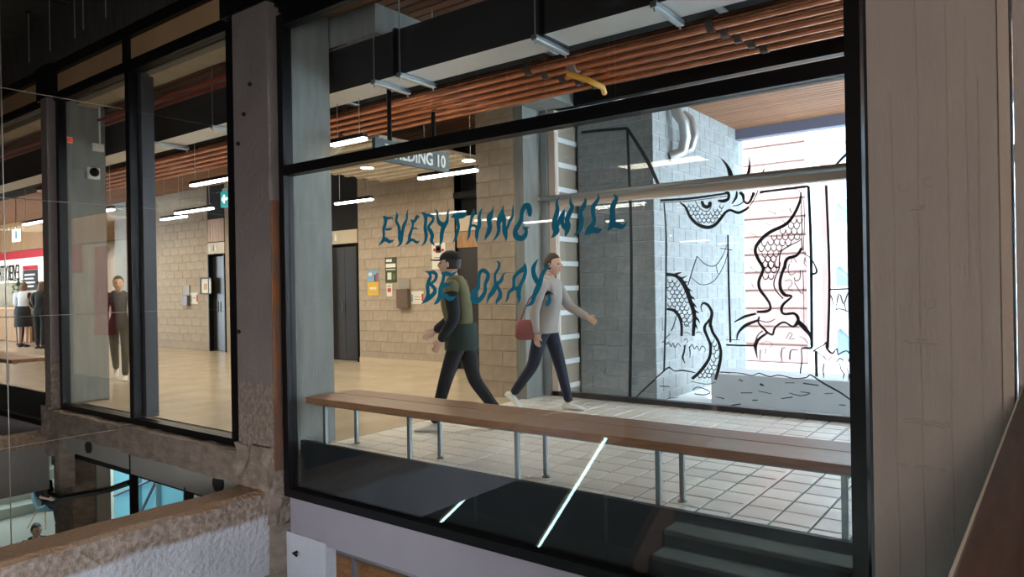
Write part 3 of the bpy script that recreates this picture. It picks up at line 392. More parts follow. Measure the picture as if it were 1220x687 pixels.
box('head_panel', 'black_void', -20.3, -18.92, FAR+.02, FAR+.2, 3.2, 4.1, wf)
box('head_panel', 'black_void', -16.32, -15.55, FAR+.02, FAR+.2, 3.2, 4.1, wf)
box('end_panel', 'inner_concrete', -21.0, -20.3, FAR-.1, FAR+.3, 0, 4.1, wf)
wp = structure('wall_pier')
PX0, PX1, PY = -5.98, -5.36, 7.2
box('core', 'cream_mortar', PX0+.01, PX1-.01, PY+.006, 9.8, 0, 4.0, wp)
block_wall(wp, 'block', 'cream_block', (PX0, PY, .0), 'x', PX1-PX0, 3.98, .39, .19, odd=.42)
box('end_post', 'inner_concrete', PX1, -5.22, PY+.02, PY+.45, 0, 3.98, wp)

# ---- corridor ceiling: dark deck with timber slats
ce = structure('ceiling')
box('deck', 'black_void', -32, 2.2, 3.86, 11.8, 4.10, 4.3, ce)
sl_long = MB().box(0, 34.0, 0, .094, 0, .035).mesh('slat', 'slat_wood'); sl_short = MB().box(0, 7.6, 0, .094, 0, .035).mesh('slat', 'slat_wood')
y = 3.98
while y < 11.6:
    if y < 9.2: link('slat', sl_long, ce, (-32, y, 3.97))
    else: link('slat', sl_short, ce, (-5.6, y, 3.97))
    y += .122
box('downstand_beam', 'inner_concrete', -5.78, -4.72, 4.32, 9.2, 3.70, 3.965, ce)
box('edge_beam', 'beige_concrete', -9.95, -6.1, 3.93, 4.18, 3.86, 4.1, ce)
box('edge_beam', 'beige_concrete', -32, -10.75, 3.93, 4.18, 3.86, 4.1, ce)
box('edge_beam', 'black_void', -5.2, 1.5, 3.86, 3.97, 3.84, 4.1, ce)
box('soffit_end_beam', 'blue_steel', -5.6, 2.2, 11.62, 11.8, 3.80, 4.1, ce)
box('raft', 'sign_white', -9.6, -6.9, 6.35, 9.0, 3.40, 3.44, ce)
for k in range(10): box('raft_slat', 'sign_beige', -9.6, -6.9, 6.42+k*.265, 6.50+k*.265, 3.375, 3.40, ce)

# ---- end walls that close the corridor
we = structure('wall_end')
box('panel', 'inner_concrete', -32.2, -32, 3.9, 9.6, 0, 4.1, we)
box('panel', 'inner_concrete', 1.6, 1.8, 4.0, 7.8, -.3, 4.1, we)
box('panel', 'cream_mortar', -32, -21.0, FAR+.05, FAR+.3, 0, 4.1, we)

# ---- near glazing, bay by bay
def bay(name, x0, x1, zb, zt, transom=None, mullions=(), panes_above=True, depth=.10):
    w_ = structure(name)
    F = 'black_frame'; y0, y1 = G-depth/2, G+depth/2
    box('jamb', F, x0-.07, x0, y0, y1, zb-.07, zt+.1, w_); box('jamb', F, x1, x1+.07, y0, y1, zb-.07, zt+.1, w_)
    box('sill', F, x0, x1, y0, y1, zb-.07, zb, w_); box('head', F, x0, x1, y0, y1, zt, zt+.12, w_)
    xs = [x0]+list(mullions)+[x1]
    for m_ in mullions: box('mullion', F, m_-.045, m_+.045, y0, y1, zb, zt, w_); box('mullion_fin', 'jamb_grey', m_-.02, m_+.10, G+.06, G+.2, zb, zt, w_)
    cuts = [zb] + ([transom-.042, transom+.042] if transom else []) + [zt]
    if transom: box('transom', F, x0, x1, y0, y1, transom-.042, transom+.042, w_)
    for a, b in zip(xs[:-1], xs[1:]):
        a2 = a+(.045 if a in mullions else 0); b2 = b-(.045 if b in mullions else 0)
        for c, d in zip(cuts[::2], cuts[1::2]): box('pane', 'pane_glass', a2, b2, G-.006, G+.006, c, d, w_)
    return w_
bay('window_1', -5.27, -.76, -.31, 3.72, transom=2.46)
bay('window_2', -9.98, -6.14, .03, 3.88, mullions=(-8.12,))
bay('window_3', -15.0, -10.36, -.25, 3.88, transom=None)
# dark backing panels behind the lowest strip of glass
box('backing_panel', 'spandrel_dark', -5.30, -.70, G+.10, G+.14, -.40, .083, bpy.data.objects['window_1'])
box('backing_panel', 'spandrel_dark', -15.0, -10.36, G+.10, G+.14, -.33, .083, bpy.data.objects['window_3'])
# ---- header above the glazing
hd = structure('trim_1')
for a, b in ((-5.95, -.1), (-8.09, -5.98), (-10.1, -8.15), (-16, -10.4)):
    box('fascia_panel', 'fascia_brown', a, b, G-.02, G+.03, 3.98, 4.24, hd)
box('header_beam', 'black_frame', -16, 1.5, G-.08, G+.06, 4.24, 4.36, hd)
box('header_rail', 'black_frame', -16, -5.3, G-.06, G+.05, 3.90, 3.98, hd)
box('header_rail', 'black_frame', -5.3, 1.5, G-.055, G+.045, 3.84, 3.98, hd)
box('column_head', 'black_frame', -6.05, -5.3, 3.62, G+.06, 3.93, 4.36, hd); box('column_head', 'black_frame', -10.46, -10.04, 3.66, G+.06, 3.93, 4.36, hd)
for m_ in (-8.12,): box('header_stub', 'black_frame', m_-.05, m_+.05, G-.07, G+.04, 3.98, 4.24, hd)
# ---- the dark atrium on the viewer's side
at = structure('ceiling_atrium')
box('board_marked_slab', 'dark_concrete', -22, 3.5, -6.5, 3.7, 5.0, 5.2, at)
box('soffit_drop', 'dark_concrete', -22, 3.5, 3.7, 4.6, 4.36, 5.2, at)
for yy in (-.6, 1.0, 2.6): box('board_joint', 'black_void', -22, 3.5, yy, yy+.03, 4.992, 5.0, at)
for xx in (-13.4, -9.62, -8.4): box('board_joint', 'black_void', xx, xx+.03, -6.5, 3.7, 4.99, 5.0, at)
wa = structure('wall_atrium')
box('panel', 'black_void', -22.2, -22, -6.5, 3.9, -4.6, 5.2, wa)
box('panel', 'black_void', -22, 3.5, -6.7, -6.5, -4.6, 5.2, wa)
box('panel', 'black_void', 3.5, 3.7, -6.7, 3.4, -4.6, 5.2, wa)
wr = structure('wall_right')
box('panel', 'wall_paint', -.085, 3.7, 3.46, 3.7, -4.6, 5.2, wr)
box('panel', 'inner_concrete', .0, 3.7, 3.7, 4.1, -4.6, 5.2, wr)
fl = structure('floor_lower')
box('slab', 'stair_pale', -32, 3.7, -6.7, 12, -4.6, -4.4, fl)
# underside and edge below the corridor
sp = structure('trim_2')
box('spandrel_panel', 'spandrel_mauve', -5.28, 1.5, G-.03, G+.05, -.72, -.385, sp)
box('spandrel_panel', 'spandrel_mauve', -16, -10.30, G-.03, G+.05, -.62, -.325, sp)
box('underside', 'spandrel_grey', -32, 1.6, G+.2, 9.6, -.5, -.29, sp)
box('floor_edge', 'spandrel_dark', -32, 1.6, G+.15, G+.22, -.72, -.011, sp)
wl = structure('wall_lower')
box('panel', 'brick_mortar', -8.9, -2.4, 6.508, 6.8, -4.4, -.5, wl)
block_wall(wl, 'brick', 'brick_red', (-8.6, 6.5, -2.9), 'x', 4.4, .68, .23, .10, j=.012)
box('ledge', 'tan_ledge', -8.9, -2.4, 6.36, 6.5, -2.20, -2.10, wl)
box('panel', 'spandrel_grey', -32, -19.5, 8.6, 8.8, -4.4, -.5, wl)
box('panel', 'spandrel_grey', -19.5, 3.7, 9.2, 9.4, -4.4, -.3, wl)
box('panel', 'spandrel_grey', 1.6, 1.8, 4.1, 9.4, -4.6, -.3, wl)
box('panel', 'spandrel_grey', -32.2, -32, 3.7, 9.0, -4.6, -.3, wl)

# ---- concrete columns
def roughen(o, amt, cuts=3, zmax=None, scale=6.):
    from mathutils import noise
    bm = bmesh.new(); bm.from_mesh(o.data)
    bmesh.ops.subdivide_edges(bm, edges=bm.edges[:], cuts=cuts, use_grid_fill=True)
    bm.normal_update()
    for v in bm.verts:
        if zmax is None or zmax(v.co):
            v.co += v.normal*(noise.noise(v.co*scale)*amt)
    bm.to_mesh(o.data); bm.free(); return o
c1 = thing('concrete_column', 'painted concrete column with worn brown foot between the lettered window and the narrow windows', 'column')
MB().box(-5.88, -5.35, 3.64, 4.30, -.30, 3.93).build('shaft', 'pillar_paint', c1)
roughen(MB().box(-5.90, -5.36, 3.60, 4.3, -.62, .05).build('rough_foot', 'sill_concrete', c1), .05, 12, None, 9)
box('corner_bar', 'rust', -5.352, -5.340, 3.645, 3.72, -.15, 2.2, c1)
box('inner_face', 'inner_concrete', -5.35, -5.335, 3.86, 4.295, .0, 3.97, c1)
for (bx_, bz_) in ((-5.60, 3.25), (-5.8, 2.75), (-5.7, 3.0), (-5.84, 1.05)): MB().tube([(bx_, 3.62, bz_), (bx_, 3.65, bz_)], .018, 8).build('tie_hole', 'black_void', c1)
roughen(MB().box(-5.7, -5.33, 3.62, 4.2, -4.4, -.62).build('foot_shaft', 'sill_concrete', c1), .02, 8)
MB().box(-5.33, -4.80, 3.74, 3.85, -4.4, -.69).build('casing', 'lavender_paint', c1)
MB().tube([(-5.18, 3.745, -.84), (-5.18, 3.70, -.84), (-5.12, 3.69, -.845)], .012, 6).build('bolt', 'black_frame', c1)
c2 = thing('concrete_column', 'grey concrete column left of the two narrow windows', 'column')
MB().box(-10.26, -10.08, 3.64, 4.34, -.30, 3.93).build('shaft', 'pillar_paint', c2)
MB().box(-10.082, -10.07, 3.86, 4.33, .02, 3.96).build('inner_face', 'inner_concrete', c2)
roughen(MB().box(-10.29, -10.06, 3.60, 4.3, -.62, .0).build('rough_foot', 'sill_concrete', c2), .05, 12, None, 9)
box('chipped_rib', 'sill_concrete', -9.95, -9.82, 3.62, 3.8, -1.0, -.28, c2)
roughen(MB().box(-11.02, -10.42, 4.0, 4.42, -4.4, -.62).build('foot_shaft', 'sill_concrete', c2), .01, 8)
box('cover_strip', 'spandrel_grey', -10.42, -10.37, 4.28, 4.46, -4.4, -.62, c2)
c3 = thing('concrete_column', 'broad painted concrete column with vertical board lines at the right edge', 'column')
MB().box(-.62, -.135, 3.5, 4.1, -4.4, 5.0).build('shaft', 'wall_paint', c3)
MB().box(-.135, -.098, 3.47, 3.9, -4.4, 5.0).build('pale_edge', 'wall_strip', c3)
from mathutils import noise as _n
for k, (xx, za, zb_) in enumerate(((-.523, -1, 2.35), (-.425, -1, 5), (-.315, .3, 5), (-.205, -1, 2.3), (-.245, 1.3, 2.6))):
    pts = []; zz = za
    while zz <= zb_: pts.append((xx+.006*_n.noise((zz*2.1, k*5, 0)), 3.4995, zz)); zz += .12
    MB().tube(pts, .0035, 6).build('board_line', 'wall_paint', c3)
def ring(name, cx, cz, r, a0, a1, y, tr, m, parent):
    MB().tube([(cx+r*math.cos(a), y, cz+r*math.sin(a)) for a in [a0+(a1-a0)*k/14 for k in range(15)]], tr, 6).build(name, m, parent)
for (cx, cz, a0, a1) in ((-.48, 1.815, 2.4, 7.2), (-.385, 1.825, 1.0, 5.4), (-.485, 1.30, 3.0, 6.6), (-.39, 1.305, 2.6, 7.4)): ring('tie_mark', cx, cz, .021, a0, a1, 3.5, .003, 'wall_paint', c3)
for (xa, xb, zc) in ((-.46, -.40, 1.715), (-.50, -.36, 1.135), (-.45, -.40, 1.15), (-.50, -.31, .80), (-.50, -.31, .785), (-.46, -.38, .60), (-.52, -.49, .60), (-.37, -.34, .60), (-.43, -.40, 1.73)):
    pts = []; n_ = 10
    for k in range(n_+1): xx = xa+(xb-xa)*k/n_; pts.append((xx, 3.499, zc+.012*_n.noise((xx*30, zc*9, 1))))
    MB().tube(pts, [.002]+[.0045]*(n_-1)+[.002], 6).build('board_scar', 'wall_paint', c3)
box('rust_patch', 'rust', -.624, -.617, 3.60, 3.64, 2.0, 2.3, c3)
MB().box(-.655, -.62, 3.62, 3.86, -.8, 4.0).build('edge_strip', 'jamb_grey', c3)

# ---- concrete beams crossing the void
b1 = thing('concrete_beam', 'rough topped concrete beam with pale painted side running to the column foot', 'beam')
def beam(parent, x0, x1, y0, y1, z0, z1, m, ny, amt):
    b = MB(); rings = []
    for k in range(ny+1):
        yy = y0+(y1-y0)*k/ny; a = [_n.noise((yy*3.3, q*7.1, x0)) for q in range(6)]
        rings.append([(x0, yy, z0), (x1, yy, z0), (x1, yy, (z0+z1)/2), (x1+amt*.5*a[5], yy, z1-.15+amt*a[0]), (x1-.02+amt*a[1], yy, z1-.03+amt*.5*a[2]), (x1-.07+amt*a[3], yy, z1+amt*.3*a[4]), (x0+.03, yy, z1+amt*.3*a[2]), (x0, yy, z1-.03)])
    b.loft(rings); return b.build('beam_body', m, parent)
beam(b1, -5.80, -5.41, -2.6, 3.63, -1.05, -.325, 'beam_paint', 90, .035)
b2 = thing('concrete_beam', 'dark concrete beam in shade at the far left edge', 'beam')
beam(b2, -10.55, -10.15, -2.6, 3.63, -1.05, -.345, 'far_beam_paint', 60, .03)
b3 = thing('sill_beam', 'chipped brown concrete sill beam under the two narrow windows', 'beam')
roughen(MB().box(-10.08, -8.16, 3.60, 3.86, -.30, -.035).build('cast_length', 'sill_concrete', b3), .02, 14, None, 7)
roughen(MB().box(-8.12, -5.88, 3.60, 3.86, -.32, -.035).build('cast_length', 'sill_concrete', b3), .02, 14, None, 7)
for xx, rr in ((-9.14, .07), (-6.32, .085)):
    MB().tube([(xx, 3.675, -.41), (xx, 3.70, -.41)], rr, 16).build('service_hole', 'black_void', b3)
p1 = thing('under_sill_panel', 'grey panel hanging below the concrete sill beam', 'panel')
box('board', 'spandrel_grey', -9.9, -8.17, 3.70, 3.76, -.54, -.29, p1); box('board', 'spandrel_grey', -8.11, -5.9, 3.70, 3.76, -.58, -.29, p1)
MB().box(-8.17, -8.11, 3.71, 3.78, -4.4, -.29).build('support_post', 'black_frame', p1)
MB().tube([(-6.95, 3.74, -.55), (-7.3, 3.9, -1.1)], .05, 10).build('strut', 'black_frame', p1)

# ---- balustrade ledge beside the camera
lg = thing('balustrade', 'dark wooden balustrade ledge in the lower right corner', 'balustrade')
bevel(MB().prism([(-.112, .72), (.46, .72), (.46, 3.40), (-.062, 3.40)], 2, .93, 1.0).build('ledge', 'rail_wood', lg), .004)
box('panel', 'rail_wood', -.05, .40, .76, 3.36, -.3, .93, lg)
MB().tube([(-.114, .72, .996), (-.064, 3.40, .996)], .0035, 6).build('edge_strip', 'rail_edge_lit', lg)  # pale strip paints in the lit edge of the ledge

# ---- far glazing with the mural, and what lies outside
w4 = structure('window_4')
GF = 7.70
box('sill', 'jamb_grey', -5.2, 1.5, GF-.05, GF+.05, -.02, .06, w4)
box('head', 'black_frame', -5.2, 1.5, GF-.06, GF+.06, 3.70, 3.97, w4)
box('post', 'galvanised', -5.34, -5.12, GF-.10, GF+.04, 0, 3.97, w4); box('post_trim', 'wall_strip', -5.12, -5.03, GF-.05, GF+.04, 0, 3.97, w4)
MB().tube([(-5.22, GF-.13, 2.55), (1.5, GF-.13, 2.55)], .035, 10).build('bar', 'galvanised', w4)
box('bar_back', 'wall_strip', -5.05, 1.5, GF-.06, GF+.06, 2.44, 2.56, w4)
MB().ball((-5.23, GF-.13, 2.55), .05, .05, .05).build('bar_end', 'galvanised', w4, True)
for a, b in ((-5.03, 1.5),):
    for c, d in ((.06, 2.45), (2.55, 3.70)): box('pane', 'mural_glass', a, b, GF-.006, GF+.006, c, d, w4)
wo = structure('wall_outdoor')
box('core', 'grey_mortar', -5.2, -4.06, 8.51, 12.0, -.2, 4.05, wo)
block_wall(wo, 'block', 'grey_block', (-5.2, 8.5, -.2), 'x', 1.15, 4.2, .39, .19)
block_wall(wo, 'block', 'grey_block', (-4.05, 8.5, -.2), 'y', 3.45, 4.2, .39, .19)
ws = structure('wall_side_outdoor')
box('core', 'cream_mortar', -5.5, -5.24, 7.76, 8.5, -.2, 4.0, ws)
for k in range(11): box('white_band', 'outdoor_white', -5.245, -5.215, 7.76, 8.5, .02+.335*k, .085+.335*k, ws)
fo = structure('floor_outdoor')
box('paving', 'outdoor_white', -5.3, 30, 7.80, 45, -.35, -.12, fo)
pl = tag(bevel(box('planter_wall', 'outdoor_grey', -3.40, 1.4, 8.7, 9.4, -.12, .28), .01), 'low grey concrete planter wall outside behind the mural glass', 'planter wall')
# ================================================================== THINGS
# ---- painted lettering on the near glass
lt = thing('window_lettering', 'teal flame-shaped lettering reading EVERYTHING WILL BE OKAY. on the big window', 'lettering')
for ch, strokes in LETTERS:
    b = MB()
    for s in strokes: ribbon(b, s, G-.0085)
    b.build('letter' if ch != 'period' else 'full_stop', 'letter_teal', lt)
# ---- dragon mural on the far glass
ml = thing('window_mural', 'black line mural of a sea dragon breaking out of picture frames on the far glass', 'mural')
for part, strokes in MURAL.items():
    if part in ('dragon_head', 'dragon_body', 'dragon_tail', 'dragon_neck'):
        b = MB()
        for s in strokes: ribbon(b, s, GF-.009)
        b.build(part, 'mural_ink', ml)
    else:
        for s in strokes:
            b = MB(); ribbon(b, s, GF-.009); b.build(part, 'mural_ink', ml)

# ---- bench
def bench(x0, x1, frames, label, joints):
    t = thing('bench', label, 'bench', group='slatted wooden benches along the glass')
    js = [x0]+joints+[x1]
    for a, b in zip(js[:-1], js[1:]):
        bevel(box('plank', 'wood_bench', a+.002, b-.002, 3.895, 4.205, .418, .470, t), .004)
        bevel(box('plank', 'wood_bench', a+.002, b-.002, 4.215, 4.46, .418, .470, t), .004)
    box('seat_rail', 'steel_leg', x0+.05, x1-.05, 3.95, 3.98, .398, .418, t); box('seat_rail', 'steel_leg', x0+.05, x1-.05, 4.36, 4.39, .398, .418, t)
    for fx in frames:
        bevel(box('leg', 'steel_leg', fx-.016, fx+.016, 3.95, 3.985, 0, .40, t), .006)
        r = bevel(box('leg', 'steel_leg', fx-.016, fx+.016, 4.30, 4.335, .02, .40, t), .006)
        MB().tube([(fx, 4.317, 0), (fx, 4.317, .008), (fx, 4.317, .022)], [.03, .03, .012], 10).build('foot', 'steel_leg', r)
        box('cross_bar', 'steel_leg', fx-.018, fx+.018, 3.985, 4.36, .378, .40, t)
    return t
bench(-5.24, .2, [-5.06, -4.02, -2.96, -1.89, -.84], 'long brown timber bench on grey steel legs behind the big window', [-2.93])
bench(-22, -12.2, [-13.7, -14.8, -15.9, -17], 'pale timber bench seen through the glass at the far left', [-17.5])

# ---- ventilation duct with its hangers
du = thing('ventilation_duct', 'long rectangular metal ventilation duct under the timber ceiling', 'duct')
d_ = MB(); d_.box(-26, 1.5, 4.40, 4.74, 3.30, 3.70)
d_.mi[:] = [1 if abs(sum(d_.v[i][2] for i in f)/4-3.30) < 1e-6 else 0 for f in d_.f]  # underside paler, sides darker: light and shade put into the colour
d_.build('duct_body', ['duct_shaded', 'duct_lit'], du)
for xs in (-8.8, -7.46, -6.2, -4.79, -4.46, -3.02, -2.05, -.9):
    bevel(box('strut', 'galvanised', xs-.025, xs+.025, 4.34, 4.80, 3.255, 3.297, du), .004)
    for yy in (4.36, 4.78): MB().tube([(xs, yy, 3.23), (xs, yy, 3.98)], .006, 6).build('hanger_rod', 'galvanised', du)
for xs in (-4.55, -2.98, -6.3): box('flange', 'black_frame', xs-.02, xs+.02, 4.385, 4.755, 3.299, 3.715, du)
# ---- copper pipes
for k in range(5):
    yy = 4.92+k*.142; zz = 3.27-.012*k
    t = thing('copper_pipe', ['copper pipe nearest the duct in the overhead bundle', 'second copper pipe from the duct in the overhead bundle', 'middle copper pipe of the overhead bundle', 'fourth copper pipe from the duct in the overhead bundle', 'copper pipe farthest from the duct in the overhead bundle'][k], 'pipe', group='copper pipes overhead')
    MB().tube([(-14, yy, zz), (1.5, yy, zz)], .052, 12).build('pipe_run', 'copper', t, True)
    for xs in (-6.6+.05*k, -3.5+.08*k, -1.9+.05*k): MB().tube([(xs, yy, zz), (xs+.05, yy, zz)], .062, 12).build('pipe_coupling', 'copper_dark', t, True)
tr = thing('cable_tray', 'black cable tray between the duct and the copper pipes', 'cable tray')
box('tray', 'black_void', -20, 1.5, 4.83, 5.55, 3.46, 3.50, tr)
for k in range(3): MB().tube([(-20, 4.86+.06*k, 3.44), (1.5, 4.86+.06*k, 3.44)], .018, 6).build('cable', 'black_frame', tr)
for xs in (-6.0, -3.4, -1.9): box('tray_bracket', 'galvanised', xs, xs+.05, 4.83, 5.60, 3.42, 3.44, tr)
yp = thing('valve_pipe', 'small yellow elbow pipe with shiny clamp below the copper pipes', 'pipe')
MB().tube([(-3.15, 5.0, 3.18), (-3.02, 5.12, 3.13), (-2.98, 5.3, 3.10), (-3.05, 5.45, 3.10)], .025, 8).build('elbow', 'yellow_pipe', yp, True)
MB().tube([(-3.16, 5.06, 3.25), (-3.08, 5.06, 3.25)], .062, 12).build('clamp', 'trunk_pipe', yp, True)
for k, (lab) in enumerate(('red sprinkler pipe near the glass above the narrow windows', 'second red sprinkler pipe above the narrow windows')):
    tag(MB().tube([(-15, 4.25+.15*k, 3.74), (-5.9, 4.25+.15*k, 3.74)], .018, 8).build('sprinkler_pipe', 'red_pipe', None, True), lab, 'pipe', 'red sprinkler pipes')

# ---- pendant lights
def pendant(label, x0, x1, y, z, rods=True, top=None, power=9, group='linear pendant lights'):
    t = thing('pendant_light', label, 'lamp', group=group)
    if top is None: top = 3.25 if 4.4 < y < 4.74 else 3.46 if 4.83 < y < 5.55 else 3.70 if x1 > -5.78 and y > 4.3 else 3.97
    box('housing', 'black_frame', x0, x1, y-.03, y+.03, z+.012, z+.05, t)
    box('diffuser', 'led_white', x0, x1, y-.03, y+.03, z-.012, z+.012, t)
    if rods:
        for xx in (x0+.08, x1-.08): MB().tube([(xx, y, z+.05), (xx, y, top)], .004, 5).build('suspension_wire', 'cable', t)
    if power:
        l = light('pendant_glow', 'AREA', ((x0+x1)/2, y, z-.03), power, WARM, x1-x0, .06, target=((x0+x1)/2, y, 0)); l.parent = t
PL = [('linear pendant light, largest one seen through the narrow window', -8.8, -7.83, 4.84, 2.80), ('upper right linear pendant light in front of the pale block wall', -10.75, -9.72, 5.65, 2.65),
      ('lower left linear pendant light in front of the pale block wall', -11.78, -11.02, 5.95, 2.65), ('linear pendant light beside the dark doors left of the lettering', -8.07, -7.32, 6.58, 2.65),
      ('bright linear pendant light hanging below the building sign', -5.58, -4.75, 5.73, 2.65), ('short linear pendant light beside the inner column of the big window', -5.62, -5.14, 4.55, 2.85),
      ('linear pendant light seen at the far left above the shop', -14.1, -12.95, 4.72, 2.65), ('small linear pendant light right of the grey column', -11.6, -10.9, 4.78, 2.66)]
for q in PL: pendant(*q)
# pendants on the viewer's side of the atrium, mirrored in the big window
for k, (a, b, z) in enumerate(((-8.15, -7.38, 2.65), (-7.16, -6.41, 2.48), (-6.21, -5.71, 2.38), (-4.81, -4.56, 2.30))):
    pendant(['linear atrium light mirrored in the glass over the letters R and Y', 'linear atrium light mirrored in the glass over the letters H, I and N', 'linear atrium light mirrored in the glass between the words EVERYTHING and WILL', 'short linear atrium light mirrored in the glass over the last letter L'][k], a, b, -1.04, z, True, 5.0, 0, 'linear lights over the atrium')
# ---- downlights
for k, (x, y, z, lab) in enumerate(((-8.55, 7.6, 3.36, 'round downlight left of the building sign'), (-9.2, 7.2, 3.36, 'round downlight beside the inner column'), (-6.95, 8.2, 3.36, 'round downlight right of the building sign'))):
    t = thing('downlight', lab, 'lamp', group='round downlights')
    MB().tube([(x, y, z-.01), (x, y, z+.015)], .115, 20).build('rim', 'white_paint', t); MB().tube([(x, y, z-.014), (x, y, z-.009)], .10, 20).build('lens', 'led_white', t)
sp_ = thing('spotlight', 'grey cylindrical spotlight beside the inner column', 'lamp')
MB().tube([(-7.15, 5.78, 3.22), (-6.92, 5.72, 3.29)], .10, 16).build('can', 'galvanised', sp_, True); MB().tube([(-7.4, 5.81, 3.25), (-7.15, 5.78, 3.25)], .06, 10).build('arm', 'jamb_grey', sp_, True)
MB().tube([(-7.3, 5.8, 3.25), (-7.3, 5.8, 3.97)], .012, 6).build('stem', 'jamb_grey', sp_)

# ---- hanging sign BUILDING 10
sg = thing('hanging_sign', 'hanging dark teal sign reading BUILDING 10', 'sign')
box('board', 'sign_teal', -4.90, -4.855, 4.42, 5.42, 2.60, 2.80, sg)
tm = text_mesh('BUILDING 10', .17, 'sign_white', .003, .004)
xs_ = [v.co.x for v in tm.vertices]; k_ = .82/(max(xs_)-min(xs_))
for v in tm.vertices: v.co.x = (v.co.x-min(xs_))*k_
link('lettering', tm, sg, (-4.852, 4.54, 2.64), (math.pi/2, 0, math.pi/2))
for yy, zt_ in ((4.62, 3.297), (5.22, 3.185)): MB().tube([(-4.878, yy, 2.80), (-4.878, yy, zt_)], .022, 8).build('drop_pole', 'black_frame', sg)
# ---- wayfinding arrow sign
ex = thing('exit_sign', 'green lit sign with white left arrow by the column', 'sign')
EX, EY, EZ = -9.98, 6.0, 2.86
box('lamp_box', 'exit_green', EX-.10, EX+.14, EY, EY+.03, EZ-.14, EZ+.10, ex); box('back_box', 'sign_white', EX-.10, EX+.14, EY+.03, EY+.06, EZ-.14, EZ+.15, ex)
MB().prism([(EX-.07, EZ-.02), (EX, EZ+.05), (EX+.025, EZ+.03), (EX-.01, EZ), (EX+.09, EZ), (EX+.09, EZ-.04), (EX-.01, EZ-.04), (EX+.025, EZ-.07), (EX, EZ-.09)], 1, EY-.004, EY).build('arrow', 'exit_white', ex)
MB().tube([(EX+.02, EY+.045, EZ+.15), (EX+.02, EY+.045, 3.97)], .008, 6).build('stem', 'cable', ex)
e2 = thing('exit_sign', 'white lit exit sign above the people at the far left', 'sign')
box('lamp_box', 'exit_white', -18.35, -17.95, 5.9, 5.94, 2.62, 2.90, e2); box('running_figure', 'exit_green', -18.12, -18.06, 5.89, 5.9, 2.68, 2.85, e2)
MB().tube([(-18.15, 5.92, 2.90), (-18.15, 5.92, 3.97)], .008, 6).build('stem', 'cable', e2)

# ---- doors and panels of the back wall
def icons(parent, x, z, y, s=1.):
    for k, mm in enumerate(('sign_white', 'paper_blue', 'sign_white')):
        cx = x+k*.13*s; b = MB(); b.ball((cx, y, z+.075*s), .02*s, .006, .02*s, 8, 6); b.prism([(cx-.035*s, z-.06*s), (cx+.035*s, z-.06*s), (cx+.022*s, z+.05*s), (cx-.022*s, z+.05*s)], 1, y-.004, y+.004); b.build('icon', mm, parent)
def door(name, x0, x1, label_unused, wood=False):
    t = structure(name); y = FAR+.10
    box('backing', 'black_void', x0-.03, x1+.03, y+.07, y+.12, -.2, 4.1, t)
    box('leaf', 'door_dark', x0+.03, (x0+x1)/2-.004, y, y+.05, .01, 2.30, t); box('leaf', 'door_dark', (x0+x1)/2+.004, x1-.03, y, y+.05, .01, 2.30, t)
    box('frame', 'black_frame', x0, x0+.03, FAR-.02, y+.06, 0, 2.34, t); box('frame', 'black_frame', x1-.03, x1, FAR-.02, y+.06, 0, 2.34, t)
    MB().tube([((x0+x1)/2-.06, y-.03, .95), ((x0+x1)/2-.06, y-.03, 1.2)], .012, 6).build('handle', 'steel_leg', t)
    box('sign_panel', 'sign_beige', x0, x0+(x1-x0)*.48, FAR-.01, FAR+.03, 2.36, 2.63, t); box('sign_panel', 'sign_beige', x0+(x1-x0)*.485, x1, FAR-.01, FAR+.03, 2.36, 2.63, t)
    icons(t, x0+.12, 2.49, FAR-.016)
    if wood:
        k = 0; xx = x0
        while xx < x1-.05: box('plank', 'oak', xx+.003, min(xx+.12, x1)-.003, FAR-.005, FAR+.03, 2.65, 3.2, t); xx += .12
    return t
door('door_1', -11.86, -10.84, ''); door('door_2', -20.28, -18.94, '', True); door('door_3', -16.30, -15.57, '', True)
d4 = structure('door_4')
box('leaf', 'door_dark', -8.26, -7.2, FAR+.06, FAR+.12, 0, 2.12, d4); box('leaf', 'door_brown', -7.19, -6.0, FAR+.06, FAR+.12, 0, 2.12, d4)
box('sign_panel', 'sign_beige', -8.26, -6.0, FAR+.03, FAR+.07, 2.42, 2.68, d4)
for k in range(18): box('plank', 'oak', -8.26+k*.125, -8.14+k*.125, FAR+.04, FAR+.08, 2.13, 2.41, d4)
MB().tube([(-7.3, FAR+.02, .95), (-7.3, FAR+.02, 1.2)], .012, 6).build('handle', 'steel_leg', d4)
# ---- posters and boxes on the block wall
def poster(label, x0, x1, z0, z1, paper, prints, name='poster', cat='poster'):
    t = thing(name, label, cat, group='notices on the block wall'); y = FAR-.002
    box('sheet', paper, x0, x1, y-.006, y, z0, z1, t)
    for (a, b, c, d, m_) in prints: box('print', m_, x0+(x1-x0)*a, x0+(x1-x0)*b, y-.008, y-.006, z0+(z1-z0)*c, z0+(z1-z0)*d, t)
poster('blue poster with small figures above the yellow notice', -10.55, -10.24, 1.58, 1.80, 'paper_blue', [(.1, .4, .5, .8, 'paper'), (.62, .75, 0, .6, 'print_dark'), (.8, .95, 0, .75, 'print_red')])
poster('yellow notice below the blue poster', -10.55, -10.24, 1.31, 1.57, 'paper_yellow', [(.2, .8, .45, .62, 'paper'), (.15, .85, .2, .25, 'tan_ledge')])
poster('dark green poster with white heading', -10.05, -9.74, 1.55, 2.03, 'paper_green', [(.1, .6, .82, .93, 'sign_white'), (.08, .92, .6, .75, 'sign_white'), (.2, .55, .12, .4, 'paper'), (.65, .9, .12, .35, 'foliage'), (.1, .9, .5, .54, 'paper')])
poster('small pale flyer below the dark green poster', -10.02, -9.87, 1.29, 1.53, 'paper', [(.2, .8, .35, .65, 'print_red'), (.2, .8, .75, .85, 'grey_box')])
